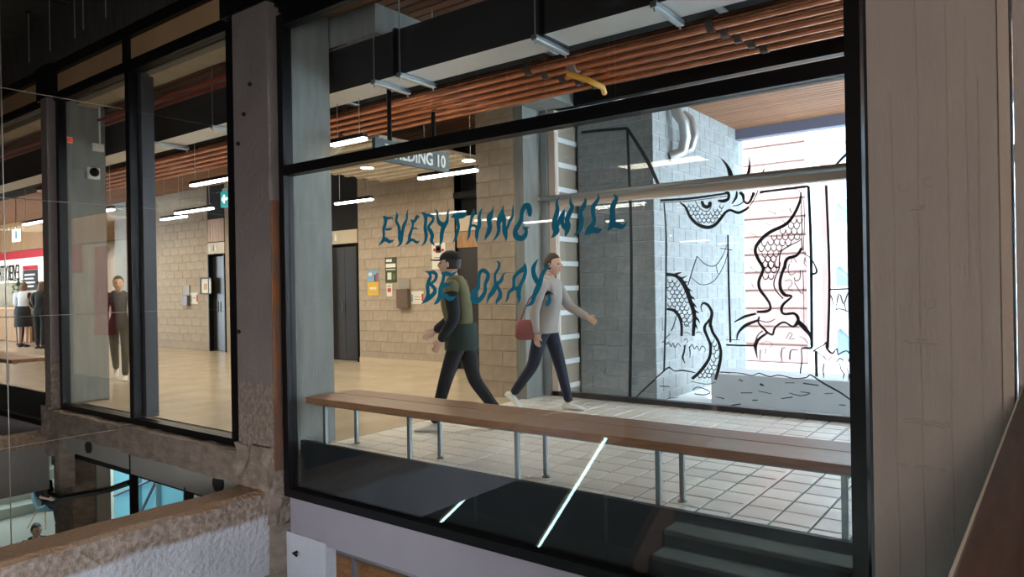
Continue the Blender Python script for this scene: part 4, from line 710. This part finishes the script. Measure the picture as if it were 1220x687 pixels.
poster('white poster with round dark emblem above the word BE', -8.82, -8.50, 1.77, 2.24, 'paper', [(.3, .7, .62, .9, 'print_dark'), (.38, .62, .7, .84, 'paper'), (.12, .3, .68, .8, 'print_red'), (.7, .92, .66, .76, 'print_red'), (.15, .85, .42, .46, 'grey_box'), (.2, .8, .32, .35, 'grey_box')])
poster('white map notice with blue and red ends left of the word BE', -9.36, -9.05, 1.14, 1.38, 'paper', [(0, .14, .2, .75, 'paper_blue'), (.86, 1, .25, .8, 'print_red'), (.25, .75, .55, .6, 'grey_box'), (.25, .75, .35, .4, 'grey_box')])
t = thing('wall_box', 'brown metal wall box beside the white map notice', 'wall box'); bevel(box('case', 'brown_box', -9.68, -9.385, FAR-.09, FAR, 1.07, 1.42, t), .008); box('upper_plate', 'grey_box', -9.68, -9.385, FAR-.02, FAR, 1.43, 1.60, t); MB().ball((-9.53, FAR-.095, 1.28), .014, .01, .014, 8, 6).build('lock', 'steel_leg', t)
t = thing('wall_box', 'brown wall box on the block wall seen through the narrow window', 'wall box'); bevel(box('case', 'brown_box', -17.43, -17.16, FAR-.09, FAR, 1.11, 1.36, t), .008); box('upper_plate', 'grey_box', -17.43, -17.16, FAR-.03, FAR, 1.37, 1.62, t)
poster('white notice beside the wall box seen through the narrow window', -17.14, -16.80, 1.15, 1.43, 'paper', [(0, .18, .2, .8, 'paper_blue'), (.82, 1, .2, .8, 'print_red'), (.3, .7, .5, .58, 'grey_box')])
t = thing('framed_picture', 'framed pale print near the dark door seen through the narrow window', 'picture')
box('sheet', 'paper', -16.62, -16.15, FAR-.012, FAR-.008, 1.41, 1.77, t)
for (a, b, c, d) in ((-16.64, -16.13, 1.765, 1.79), (-16.64, -16.13, 1.39, 1.415), (-16.64, -16.615, 1.39, 1.79), (-16.155, -16.13, 1.39, 1.79)): box('frame_edge', 'black_frame', a, b, FAR-.03, FAR, c, d, t)
box('print', 'tan_ledge', -16.5, -16.35, FAR-.014, FAR-.011, 1.5, 1.65, t)

# ---- fittings on the grey inner column
t = thing('security_camera', 'white security camera with dark round lens on the grey column', 'camera')
bevel(box('plate', 'sign_white', -10.068, -10.02, 4.09, 4.25, 2.94, 3.10, t), .02, 3); MB().ball((-10.01, 4.17, 3.03), .05, .06, .06, 14, 10).build('dome', 'black_frame', t, True)
t = thing('junction_box', 'white junction box with conduit on the grey column', 'box')
box('case', 'sign_white', -10.068, -10.02, 4.16, 4.30, 3.32, 3.42, t); MB().tube([(-10.05, 4.26, 3.42), (-10.05, 4.26, 3.96)], .014, 8).build('conduit', 'sign_white', t)
t = thing('indicator_lamp', 'small red lamp on the grey column', 'lamp'); MB().ball((-10.06, 3.90, 3.42), .02, .035, .035).build('lens', 'lamp_red', t, True); box('base', 'sign_white', -10.07, -10.06, 3.87, 3.93, 3.38, 3.46, t)
tag(MB().tube([(-4.9, 4.36, 3.93), (-4.9, 4.36, 3.78), (-4.93, 4.36, 3.72), (-5.3, 4.345, 3.70), (-6.0, 4.345, 3.70)], .010, 6).build('conduit', 'copper', None, True), 'thin copper conduit bending round the ceiling beam', 'conduit')

# ---- steel cables of the safety net over the void
cn = thing('cable_net', 'thin steel cable net over the void at the left edge', 'cable net')
for z in (3.48, 2.39, 1.21, -.08): MB().tube([(-8.2, 1.2, z-.02), (-8.2, 3.72, z)], .0045, 5).build('cable', 'cable', cn)
MB().tube([(-8.2, 2.56, 4.99), (-8.2, 2.60, -3.4)], .0055, 5).build('cable', 'cable', cn)
for k, (x, y, lab) in enumerate(((-10.2, 3.5, 'leftmost'), (-9.55, 3.5, 'second'), (-8.85, 3.5, 'third'), (-8.5, 3.45, 'fourth'), (-7.95, 3.45, 'fifth'), (-6.8, 3.5, 'rightmost'))):
    t = thing('ceiling_rod', '%s thin rod hanging from the dark ceiling at upper left' % lab, 'rod', group='rods under the dark ceiling')
    MB().tube([(x, y, 4.36), (x, y, 5.0)], .006, 6).build('rod', 'cable', t); MB().tube([(x, y, 4.97), (x, y, 5.0)], .03, 8).build('ceiling_cap', 'black_frame', t)

# ---- outside beyond the mural glass
pk = thing('boarded_building', 'pink horizontal boarded building in glaring light outside', 'building')
box('wall', 'pink_board', -5.4, -3.55, 14.05, 16, -.12, 5.2, pk)
for k in range(15): box('board', 'pink_board', -5.4, -3.53, 13.98+.02*(k % 2), 14.06, -.1+k*.35, .21+k*.35, pk)
box('corner_post', 'outdoor_white', -3.55, -3.35, 13.95, 14.2, -.12, 5.2, pk)
fb = thing('patterned_facade', 'white facade with rows of blue triangular fins at the far right outside', 'building')
box('wall', 'outdoor_white', -3.3, 4, 15.1, 16, -.12, 8, fb)
for r in range(9):
    box('white_band', 'outdoor_white', -3.3, 4, 14.9, 15.1, .55+r*.62, .72+r*.62, fb)
    for q in range(10):
        x = -3.25+q*.62+(.31 if r % 2 else 0); z = .0+r*.62
        MB().loft([[(x, 15.1, z), (x+.5, 15.1, z), (x+.02, 15.1, z+.5)], [(x, 14.93, z), (x+.42, 14.98, z), (x+.02, 14.93, z+.42)]]).build('triangular_fin', 'fin_blue', fb)
for k, (a, b) in enumerate((((-4.6, 13.0, 6.2), (2.8, 13.0, -.12)), ((-3.4, 12.6, 6.6), (-1.0, 12.6, -.12)), ((-2.9, 13.2, 4.4), (-1.0, 13.2, -.12)))):
    tag(MB().tube([a, b], .05, 4).build('steel_brace', 'fin_blue'), ['long steel brace slanting down to the right outside at upper right', 'steep steel brace slanting down outside', 'short steel brace slanting behind the dragon neck outside'][k], 'brace', 'steel braces outside')
tp = thing('flue_pipe', 'bent shiny metal flue pipe on the grey block wall outside', 'pipe')
MB().tube([(-4.0, 9.0, 3.95), (-3.92, 9.0, 3.72), (-3.85, 9.05, 3.60), (-3.86, 9.12, 3.42), (-3.9, 9.1, 3.22), (-4.05, 9.0, 3.15)], .075, 12).build('bend', 'trunk_pipe', tp, True)
MB().tube([(-4.0, 9.35, 3.80), (-3.90, 9.40, 3.72), (-3.87, 9.45, 3.50), (-3.9, 9.38, 3.30), (-4.05, 9.3, 3.25)], .06, 12).build('bend', 'trunk_pipe', tp, True)
for k, (a) in enumerate((-4.9, -4.65, -4.4)): tag(MB().tube([(a, 8.3, 3.84), (a-.15, 11.5, 3.84)] if False else [(a, 7.9, 3.86), (a+.02, 8.48, 3.80)], .06, 10).build('round_duct', 'trunk_pipe', None, True), '%s shiny round duct end under the outdoor ceiling' % ['left', 'middle', 'right'][k], 'duct', 'round ducts outside')

# ---- shop at the far left end of the corridor
wl_ = thing('shop_front', 'timber clad shop counter and bright wall at the far left', 'shop front')
xx = -31.0
while xx < -24.6: box('plank', 'oak', xx+.004, xx+.246, FAR-.04, FAR+.02, 3.0, 4.05, wl_); box('plank', 'oak', xx+.004, xx+.246, 8.30, 8.36, .02, 1.02, wl_); xx += .25
box('counter_top', 'tan_ledge', -31, -24.6, 8.22, 8.7, 1.02, 1.08, wl_); box('bright_wall', 'shop_glow', -31, -24.6, FAR-.01, FAR+.03, 1.9, 2.72, wl_); box('back_wall', 'sign_beige', -31, -24.6, FAR, FAR+.03, 1.05, 1.9, wl_); box('red_band', 'curtain_red', -31, -24.6, FAR-.02, FAR+.03, 2.72, 2.98, wl_)
tm = text_mesh('EVERYTHING', .80, 'print_dark', .01)
for v in tm.vertices: v.co.x = -v.co.x*.62
tm.flip_normals(); link('mirrored_lettering', tm, wl_, (-28.35, FAR-.03, 1.98), (math.pi/2, 0, 0))
ps = thing('menu_board', 'black menu board with red heading at the far left', 'board'); box('board', 'print_dark', -27.95, -26.75, FAR-.06, FAR-.03, 1.62, 2.30, ps); box('heading', 'curtain_red', -27.95, -26.75, FAR-.06, FAR-.03, 2.31, 2.45, ps)
for k in range(4): box('line', 'paper', -27.8, -27.0+.1*(k % 2), FAR-.064, FAR-.06, 1.72+k*.13, 1.78+k*.13, ps)
def leaf_cluster(name, label, c, r, n, mname, group):
    t = thing(name, label, 'plant', (c[0], c[1], 0), group=group); b = MB()
    for k in range(n):
        p = Vector((random.gauss(0, r*.5), random.gauss(0, r*.4), c[2]+random.gauss(0, r*.5))); a = random.uniform(0, 6.28); l = .09+.07*random.random()
        d = Vector((math.cos(a), math.sin(a)*.6, random.uniform(-.3, .7)))*l; s = Vector((-math.sin(a), math.cos(a), .2))*l*.3
        b.add([p, p+d*.5+s, p+d, p+d*.5-s], [(0, 1, 2, 3)])
    tag(b.build('foliage', mname, t), kind='stuff')
    MB().tube([(0, 0, 1.08), (0, 0, 1.25), (0, 0, 1.30)], [.12, .16, .16], 12).build('pot', 'tan_ledge', t)
    MB().tube([(0, 0, 1.25), (.02, 0, c[2])], .015, 6).build('stem', 'foliage', t)
leaf_cluster('potted_plant', 'potted plant on the shop counter left of the menu board', (-29.0, 8.5, 1.70), .35, 120, 'foliage', 'plants in the shop'); leaf_cluster('potted_plant', 'potted plant on the shop counter right of the menu board', (-26.0, 8.5, 1.75), .3, 120, 'foliage', 'plants in the shop')
cu = thing('curtain', 'red curtain beside the grey column at the end of the corridor', 'curtain')
for k in range(9):
    x = -24.4+k*.28; MB().tube([(x, 9.05+.05*(k % 2), .9), (x, 9.05+.05*(k % 2), 2.6)], .15, 8).build('fold', 'curtain_red' if k not in (3, 4) else 'tan_ledge', cu, True)
box('rod', 'black_frame', -24.6, -21.9, 9.0, 9.1, 2.6, 2.64, cu)
bw = thing('timber_bulkhead', 'timber plank bulkhead above the red curtain', 'bulkhead'); xx = -24.6
while xx < -21.2: box('plank', 'oak', xx+.004, xx+.166, 8.95, 9.0, 2.66, 3.5, bw); xx += .17
# ================================================================== PEOPLE
def skin_body(J, E, R, root):
    names = list(J); me = bpy.data.meshes.new('body'); me.from_pydata([J[n] for n in names], [(names.index(a), names.index(b)) for a, b in E], [])
    o = bpy.data.objects.new('body_cage', me); col.objects.link(o)
    o.modifiers.new('skin', 'SKIN'); sv = me.skin_vertices[0].data
    for i, n in enumerate(names): r = R[n]; sv[i].radius = r if isinstance(r, tuple) else (r, r); sv[i].use_root = (n == root)
    s = o.modifiers.new('sub', 'SUBSURF'); s.levels = 2; s.render_levels = 2
    bpy.context.view_layer.update()
    out = bpy.data.meshes.new_from_object(o.evaluated_get(bpy.context.evaluated_depsgraph_get()))
    bpy.data.objects.remove(o); return out
def seg_d(p, a, b):
    ab = b-a; t = max(0, min(1, (p-a).dot(ab)/ab.length_squared)); return (p-a-ab*t).length
def person(label, loc, rz, height=1.76, legs=((.35, .1), (-.3, .35)), arms=((-.35, .25), (.4, .3)), torso='cloth_grey', sleeves=None, trousers='cloth_black', shoes='shoe_white', hair='hair_dark', long_hair=False, skirt=None, bare_legs=False, cap=None, sit=False, lean=.04, head_turn=0., short_sleeve=False, base=0., group='people'):
    root = thing('person', label, 'person', loc, rz, group)
    S = height/1.76
    V = lambda x, y, z: Vector((x*S, y*S, z*S))
    J = {}; hipz = .93
    ank = []
    for k, sgn in enumerate((1, -1)):
        a, b = legs[k]; hip = V(0, .09*sgn, hipz); kn = hip+V(math.sin(a), .0, -math.cos(a))*.43; an = kn+V(math.sin(a-b), 0, -math.cos(a-b))*.42; ank.append((hip, kn, an, a-b))
    dz = .085*S-min(q[2].z for q in ank); D = Vector((0, 0, dz))
    J['pelvis'] = V(0, 0, .97)+D; J['waist'] = V(.01+lean*.3, 0, 1.10)+D; J['chest'] = V(.02+lean, 0, 1.30)+D; J['collar'] = V(lean*1.3, 0, 1.44)+D; J['neck'] = V(.01+lean*1.5, 0, 1.50)+D; J['skull'] = V(.02+lean*1.7, 0, 1.58)+D
    R = {'pelvis': (.125*S, .155*S), 'waist': (.10*S, .13*S), 'chest': (.115*S, .16*S), 'collar': (.075*S, .10*S), 'neck': .05*S, 'skull': .06*S}
    E = [('pelvis', 'waist'), ('waist', 'chest'), ('chest', 'collar'), ('collar', 'neck'), ('neck', 'skull')]; bones = {'torso': [('pelvis', 'waist'), ('waist', 'chest'), ('chest', 'collar')], 'neck': [('collar', 'neck'), ('neck', 'skull')], 'thigh': [], 'shank': [], 'upper': [], 'fore': []}
    hands = []
    for k, (sgn, sd) in enumerate(((1, 'l'), (-1, 'r'))):
        hip, kn, an, ang = ank[k]
        for n, p, r in (('hip', hip, .088), ('knee', kn, .058), ('ankle', an, .040)): J[n+sd] = p+D; R[n+sd] = r*S
        E += [('pelvis', 'hip'+sd), ('hip'+sd, 'knee'+sd), ('knee'+sd, 'ankle'+sd)]; bones['thigh'] += [('pelvis', 'hip'+sd), ('hip'+sd, 'knee'+sd)]; bones['shank'].append(('knee'+sd, 'ankle'+sd))
        s_, e_ = arms[k]; sh = V(lean*1.2, .185*sgn, 1.405)+D
        el = sh+V(math.sin(s_), .10*sgn, -math.cos(s_)).normalized()*.285*S; wr_dir = V(math.sin(s_+e_), -.05*sgn, -math.cos(s_+e_)).normalized(); wr = el+wr_dir*.25*S
        for n, p, r in (('shoulder', sh, .062), ('elbow', el, .043), ('wrist', wr, .028)): J[n+sd] = p; R[n+sd] = r*S
        E += [('collar', 'shoulder'+sd), ('shoulder'+sd, 'elbow'+sd), ('elbow'+sd, 'wrist'+sd)]; bones['torso'].append(('collar', 'shoulder'+sd)); bones['upper'].append(('shoulder'+sd, 'elbow'+sd)); bones['fore'].append(('elbow'+sd, 'wrist'+sd)); hands.append((wr, wr_dir, sgn))
    me = skin_body(J, E, R, 'pelvis')
    # clothes: shells over the regions of the body
    seg = [(bn, J[a], J[b]) for bn, L_ in bones.items() for a, b in L_]
    def region(p): return min(seg, key=lambda q: seg_d(p, q[1], q[2]) * (1.0 if q[0] != 'torso' else .75))[0]
    regs = [region(Vector(p.center)) for p in me.polygons]
    if not sit:      # clean hem: top ends a little below the hips
        hem = J['pelvis'].z-.075*S; regs = [('torso' if p.center[2] > hem else 'thigh') if r in ('torso', 'thigh') else r for p, r in zip(me.polygons, regs)]
    nrm = [v.normal.copy() for v in me.vertices]
    def shell(name, wanted, m, off):
        use = [p for p, r in zip(me.polygons, regs) if r in wanted]
        if not use: return
        ids = sorted({v for p in use for v in p.vertices}); mp = {v: i for i, v in enumerate(ids)}
        vs = [me.vertices[v].co+nrm[v]*off for v in ids]
        if name == 'top' and not sit:
            for q in vs:
                if q.z < J['pelvis'].z-.04*S and abs(q.y) < .2*S and abs(q.x-J['pelvis'].x) < .17*S: q.z = J['pelvis'].z-.09*S
        b = MB(); b.add(vs, [[mp[v] for v in p.vertices] for p in use]); b.build(name, m, root, True)
    upper = {'torso', 'upper'} | (set() if short_sleeve else {'fore'})
    if sleeves: shell('jacket', {'upper', 'fore'}, sleeves, .020*S); shell('top', {'torso'}, torso, .016*S)
    else: shell('top', upper, torso, .016*S)
    if not bare_legs: shell('trousers', {'thigh', 'shank'}, trousers, .011*S)
    # one body: limbs, hands and head joined
    bm = MB(); bm.add([v.co for v in me.vertices], [tuple(p.vertices) for p in me.polygons])
    for wr, d, sgn in hands:
        side = Vector((0, 1, 0)) if abs(d.y) < .9 else Vector((1, 0, 0)); fw = d.cross(side).normalized(); side = fw.cross(d).normalized()
        pr = []
        for t, wd, th in ((-.02, .022, .02), (.02, .030, .016), (.06, .036, .014), (.085, .034, .011)):
            c = wr+d*t*S; pr.append([c+fw*wd*S*math.cos(q)+side*th*S*math.sin(q) for q in [k*math.pi/4 for k in range(8)]])
        bm.loft(pr)
        for k, ln in enumerate((.066, .076, .070, .054)):
            o = wr+d*.08*S+fw*(.026-.0175*k)*S; cu_ = -side*sgn
            bm.tube([o, o+d*ln*.45*S+cu_*.006*S, o+d*ln*.75*S+cu_*.020*S, o+d*ln*.9*S+cu_*.036*S], [.0085*S, .008*S, .0075*S, .005*S], 6)
        o = wr+d*.025*S+fw*.028*S; bm.tube([o, o+(d*.03+fw*.022)*S, o+(d*.058+fw*.028)*S-side*sgn*.012*S], [.011*S, .0095*S, .006*S], 6)
    H = J['skull']+Vector((.022*S, 0, .055*S)); cr, sr = math.cos(head_turn), math.sin(head_turn)
    def headfn(p):
        q = (p-H)/S; x, y, z = q.x, q.y, q.z
        if z < -.02: k = (-.02-z)/.10; x = x*(1-.10*k)+.012*k; y *= 1-.30*k
        if x > .05 and abs(y) < .022 and -.045 < z < .012: x += .020*(1-abs(y)/.022)
        if x > .05 and .012 < abs(y) < .05 and -.002 < z < .03: x -= .008
        return H+Vector((x*cr-y*sr, x*sr+y*cr, z))*S
    bm.ball(H, .098*S, .078*S, .122*S, 20, 16, 0, headfn)
    for sgn in (1, -1):
        e = H+Vector((.082*cr-.032*sgn*sr, .082*sr+.032*sgn*cr, .008))*S; bm.ball(e, .010*S, .012*S, .008*S, 8, 6, 1)
        ea = H+Vector((-.005*cr-.079*sgn*sr, -.005*sr+.079*sgn*cr, -.005))*S; bm.ball(ea, .018*S, .010*S, .030*S, 8, 6, 0)
    mo = H+Vector((.083*cr, .083*sr, -.062))*S; bm.ball(mo, .008*S, .022*S, .006*S, 8, 6, 2)
    bm.build('body', ['skin', 'hair_dark', 'print_red'], root, True)
    # hair
    hb = MB()
    def hairfn(p):
        q = p-H
        x = q.x*cr+q.y*sr
        if x > .030*S and q.z < .045*S: return H+Vector((q.x*.55, q.y*.9, max(q.z, .035*S)))
        if not long_hair and q.z < -.05*S: return H+Vector((q.x*.9, q.y*.9, -.05*S))
        return p
    hb.ball(H+Vector((-.012*S*cr, -.012*S*sr, .012*S)), .104*S, .086*S, .124*S, 18, 12, 0, hairfn)
    if long_hair:
        pr = []
        for z, wd, th, bx_ in ((.05, .080, .05, -.05), (-.06, .088, .05, -.065), (-.16, .095, .04, -.075), (-.25, .07, .025, -.085)):
            c = H+Vector((bx_*S, 0, z*S)); pr.append([c+Vector((th*math.cos(q), wd*math.sin(q), 0))*S for q in [k*math.pi/5 for k in range(10)]])
        hb.loft(pr)
    hb.build('hair', hair, root, True)
    if cap:
        cb = MB(); cb.ball(H+Vector((-.01, 0, .045))*S, .108*S, .088*S, .09*S, 16, 8, 0, lambda p: Vector((p.x, p.y, max(p.z, H.z+.04*S)))); cb.box(H.x+.05*S, H.x+.17*S, H.y-.06*S, H.y+.06*S, H.z+.035*S, H.z+.045*S); cb.build('cap', cap, root, True)
    if skirt:
        P = J['pelvis']; pr = []
        for z, rx, ry in ((.14, .125, .155), (.02, .15, .18), (-.2, .19, .20), (-.42, .20, .21)):
            pr.append([P+Vector((rx*math.cos(q), ry*math.sin(q), z))*S for q in [k*math.pi/8 for k in range(16)]])
        MB().loft(pr).build('skirt', skirt, root, True)
    # shoes
    for k, sd in enumerate('lr'):
        an = J['ankle'+sd]; ang = ank[k][3]; lift = an.z-.085*S; pit = max(-.9, min(0.0, ang*.9)) if lift > .02 and not sit else 0
        sb = MB(); pr = []
        for t, wd, hh in ((-.075, .028, .06), (-.04, .038, .085), (.03, .040, .080), (.10, .046, .055), (.16, .042, .042), (.195, .020, .026)):
            row = []
            for q in range(8):
                cq, sq = math.cos(q*math.pi/4+math.pi/8), math.sin(q*math.pi/4+math.pi/8); x = t; z = -.085+(hh/2)*(1+sq); y = wd*cq
                xr = x*math.cos(pit)-z*math.sin(pit); zr = x*math.sin(pit)+z*math.cos(pit)
                row.append(an+Vector((xr, y, zr))*S)
            pr.append(row)
        sb.loft(pr).build('shoe', shoes, root, True)
    return root, J, S
# two people walking past behind the bench
p, J, S = person('walking person in olive top, black sleeves and white sneakers behind the bench', (-4.62, 5.30, 0), math.pi+.45, 1.82, legs=((.34, .06), (-.22, .42)), arms=((-.15, .75), (.25, .7)), torso='cloth_olive', sleeves='cloth_black', trousers='cloth_black', cap='cloth_black')
pw = J['pelvis']; pr = []
for z, rx, ry in ((.10, .150, .180), (.0, .165, .195), (-.16, .17, .20)): pr.append([pw+Vector((rx*math.cos(q), ry*math.sin(q), z)) for q in [k*math.pi/8 for k in range(16)]])
MB().loft(pr).build('tied_jacket', 'cloth_green', p, True)
p, J, S = person('walking person in grey top, navy trousers and a maroon shoulder bag near the mural', (-4.60, 6.75, 0), .10, 1.82, legs=((.30, .05), (-.28, .40)), arms=((.55, .55), (-.25, .3)), torso='cloth_grey', trousers='cloth_navy')
bg_ = thing('shoulder_bag', 'maroon shoulder bag at the hip of the person in grey', 'bag', (-4.60, 6.75, 0), .10)
hp = J['pelvis']; pr = []
for z, a, b in ((-.16, .09, .035), (-.13, .13, .05), (.03, .12, .045), (.07, .08, .02)): pr.append([Vector((hp.x-.14+a*math.cos(q), hp.y-.24+b*math.sin(q), hp.z+z)) for q in [k*math.pi/6 for k in range(12)]])
MB().loft(pr).build('pouch', 'bag_maroon', bg_, True)
MB().tube([(hp.x-.20, hp.y-.24, hp.z+.06), (hp.x-.1, hp.y-.20, hp.z+.30), (J['chest'].x, J['chest'].y-.02, J['chest'].z+.19), (hp.x-.05, hp.y+.1, hp.z+.42)], .010, 6).build('strap', 'bag_maroon', bg_, True)
# a person between the grey column and the mullion
person('walking person in dark clothes right of the grey column in the narrow window', (-12.32, 5.48, 0), -.5, 1.74, legs=((.28, .05), (-.25, .4)), arms=((.3, .3), (-.3, .3)), torso='cloth_navy', trousers='cloth_black')
# people with their backs turned at the shop
person('woman with brown hair in pale shirt and black skirt at the shop', (-22.75, 7.55, 0), 2.5, 1.80, legs=((.03, .02), (-.03, .05)), arms=((.5, .9), (.45, .9)), torso='cloth_white', skirt='cloth_black', bare_legs=True, shoes='shoe_black', hair='hair_brown', long_hair=True, group='people at the shop')
person('person with fair hair in black clothes right of the woman in the skirt', (-21.55, 7.55, 0), 2.3, 1.80, legs=((.05, .02), (-.05, .06)), arms=((.3, .6), (.3, .6)), torso='cloth_black', trousers='cloth_black', shoes='shoe_black', hair='hair_brown', long_hair=True, group='people at the shop')
person('person in dark clothes leaning at the shop, leftmost of the group', (-23.55, 7.75, 0), 2.2, 1.74, legs=((.08, .05), (-.1, .1)), arms=((.6, .5), (.5, .6)), torso='cloth_navy', trousers='cloth_black', shoes='shoe_black', hair='hair_dark', group='people at the shop')

# ---- the hall below
ac = thing('armchair', 'blue shell armchair on wooden legs in the hall below', 'chair', (-20.3, 7.14, -4.4), .45)
sh = []
for k in range(9):
    t = k/8; z = .40+.75*max(0, t-.35)/.65; x = .28-.62*t if t < .6 else -.09-.25*(t-.6)/.4; wd = .30+.06*math.sin(t*3.1)
    x = .30-.55*t; sh.append([Vector((x+.06*abs(q)**2, .34*q*(1-.25*(t > .7)), z+.22*q*q*(1-t)+.03)) for q in (-1, -.5, 0, .5, 1)]+[Vector((x-.05+.06*abs(q)**2, .36*q*(1-.25*(t > .7)), z+.22*q*q*(1-t)-.03)) for q in (1, .5, 0, -.5, -1)])
MB().loft(sh).build('shell', 'seat_blue', ac, True)
for (a, b) in ((.22, .2), (.22, -.2), (-.2, .2), (-.2, -.2)): MB().tube([(a*.6, b*.6, .40), (a*1.3, b*1.3, 0)], [.02, .012], 8).build('leg', 'tan_ledge', ac)
person('seated person in black shirt in the blue armchair below', (-20.32, 7.14, -4.36), .45, 1.66, legs=((1.45, 1.3), (1.45, 1.3)), arms=((.5, .9), (.5, .9)), torso='cloth_black', trousers='cloth_navy', shoes='shoe_white', sit=True, short_sleeve=True, lean=-.05, group='people in the hall below')
person('dark haired person in black shirt standing in the hall below, only head and shoulders seen', (-14.5, 4.92, -4.4), .1, 1.76, legs=((.05, .02), (-.05, .04)), arms=((.2, .4), (.2, .4)), torso='cloth_black', trousers='cloth_black', shoes='shoe_black', group='people in the hall below')
st = thing('tiered_steps', 'pale tiered steps at the back of the hall below', 'steps')
for k in range(7): box('step', 'stair_pale', -22.4-k*.6, -21.8-k*.6, 4.2, 8.5, -4.4, -4.15+k*.28, st)
bwn = structure('window_5')
box('pane', 'blue_window_glow', -16.1, -13.0, 7.0, 7.04, -4.4, -1.0, bwn)  # glowing pane stands in for daylight behind the window
for xx in (-16.15, -14.9, -14.1, -13.0): box('mullion', 'sign_white' if xx < -16 else 'galvanised', xx-.03, xx+.03, 6.92, 7.0, -4.4, -1.0, bwn)
for (za, zb_) in ((-4.4, -1.2), (-2.9, -1.9)): MB().tube([(-16.0, 6.95, za), (-13.2, 6.95, zb_)], .03, 6).build('brace', 'blue_steel', bwn)
tag(MB().tube([(-14, 3.9, -1.95), (-10.9, 3.9, -1.14), (-10.83, 3.88, -1.28), (-10.47, 3.88, -1.28), (-9.11, 3.9, -.96), (-8.57, 3.9, -.79)], .035, 8).build('drain_pipe', 'black_frame', None, True), 'dark drain pipe bending round the lower grey column', 'pipe')
lr = thing('handrail', 'blue-grey handrail on posts before the brick wall below', 'handrail')
MB().tube([(-9.5, 6.2, -2.12), (-4.5, 6.2, -2.12)], .035, 8).build('rail', 'blue_steel', lr)
for xx in (-9.0, -7.35, -5.7): box('post', 'blue_steel', xx-.03, xx+.03, 6.17, 6.23, -4.4, -2.12, lr)

# ---- stair on the viewer's side, mirrored in the lower strip of the big window
sr_ = thing('atrium_stair', 'grey stair below the viewer mirrored in the lower glass', 'stair')
for k in range(7):
    bevel(box('tread', 'stair_pale', -3.0, -.3, 1.72-.28*k, 1.40-.28*k, -1.30+.16*k-.05, -1.30+.16*k, sr_), .008)
    box('riser', 'jamb_grey', -3.0, -.3, 1.44-.28*k, 1.42-.28*k, -1.30+.16*k, -1.19+.16*k, sr_)
MB().prism([(1.78, -1.5), (1.78, -1.1), (-.35, .1), (-.35, -.4)], 0, -3.10, -3.02).build('stringer', 'rail_wood', sr_)
for k, (a, b) in enumerate((((-4.64, 1.0, -1.57), (-3.72, 1.0, -.20)), ((-6.27, 1.0, -1.67), (-5.54, 1.0, -1.02)))):
    t = thing('light_rail', ['long lit handrail strip mirrored across the bench in the big window', 'short lit handrail strip mirrored at the bottom left of the big window'][k], 'handrail', group='lit handrails of the atrium stair')
    MB().tube([a, b], .014, 6).build('led_strip', 'led_cool', t); MB().tube([(a[0]-.05, a[1]-.06, a[2]), (b[0]-.05, b[1]-.06, b[2])], .03, 8).build('rail', 'tan_ledge', t)
    for q in (a, b): MB().tube([(q[0]-.05, q[1]-.06, q[2]), (q[0]-.05, q[1]-.06, -4.4)], .015, 6).build('post', 'steel_leg', t)

# ---- lit kiosk on the viewer's side, mirrored in the narrow window
kk = thing('kiosk', 'timber and red curtained kiosk mirrored in the narrow window beside the grey column', 'kiosk')
xx = -17.3
while xx < -14.1: box('plank', 'oak', xx+.004, xx+.126, .96, 1.0, 2.52, 3.08, kk); xx += .13
box('screen', 'sign_beige', -17.3, -14.1, .92, .95, -.3, 2.50, kk)
for k in range(5): MB().tube([(-17.25+k*.17, 1.02, 1.9), (-17.25+k*.17, 1.02, 2.5)], .09, 8).build('curtain_fold', 'curtain_red', kk, True)
for k in range(3): MB().tube([(-15.5+k*.2, 1.02, .6), (-15.6+k*.17, 1.02, 2.4)], [.14, .06], 8).build('curtain_fold', 'curtain_red', kk, True)
box('base', 'black_void', -17.4, -14.0, .85, 1.05, -4.4, -.3, kk)
l = light('kiosk_glow', 'AREA', (-15.7, 2.2, 3.9), 50, WARM, 2.6, .3, target=(-15.7, .9, 2.4)); l.parent = kk
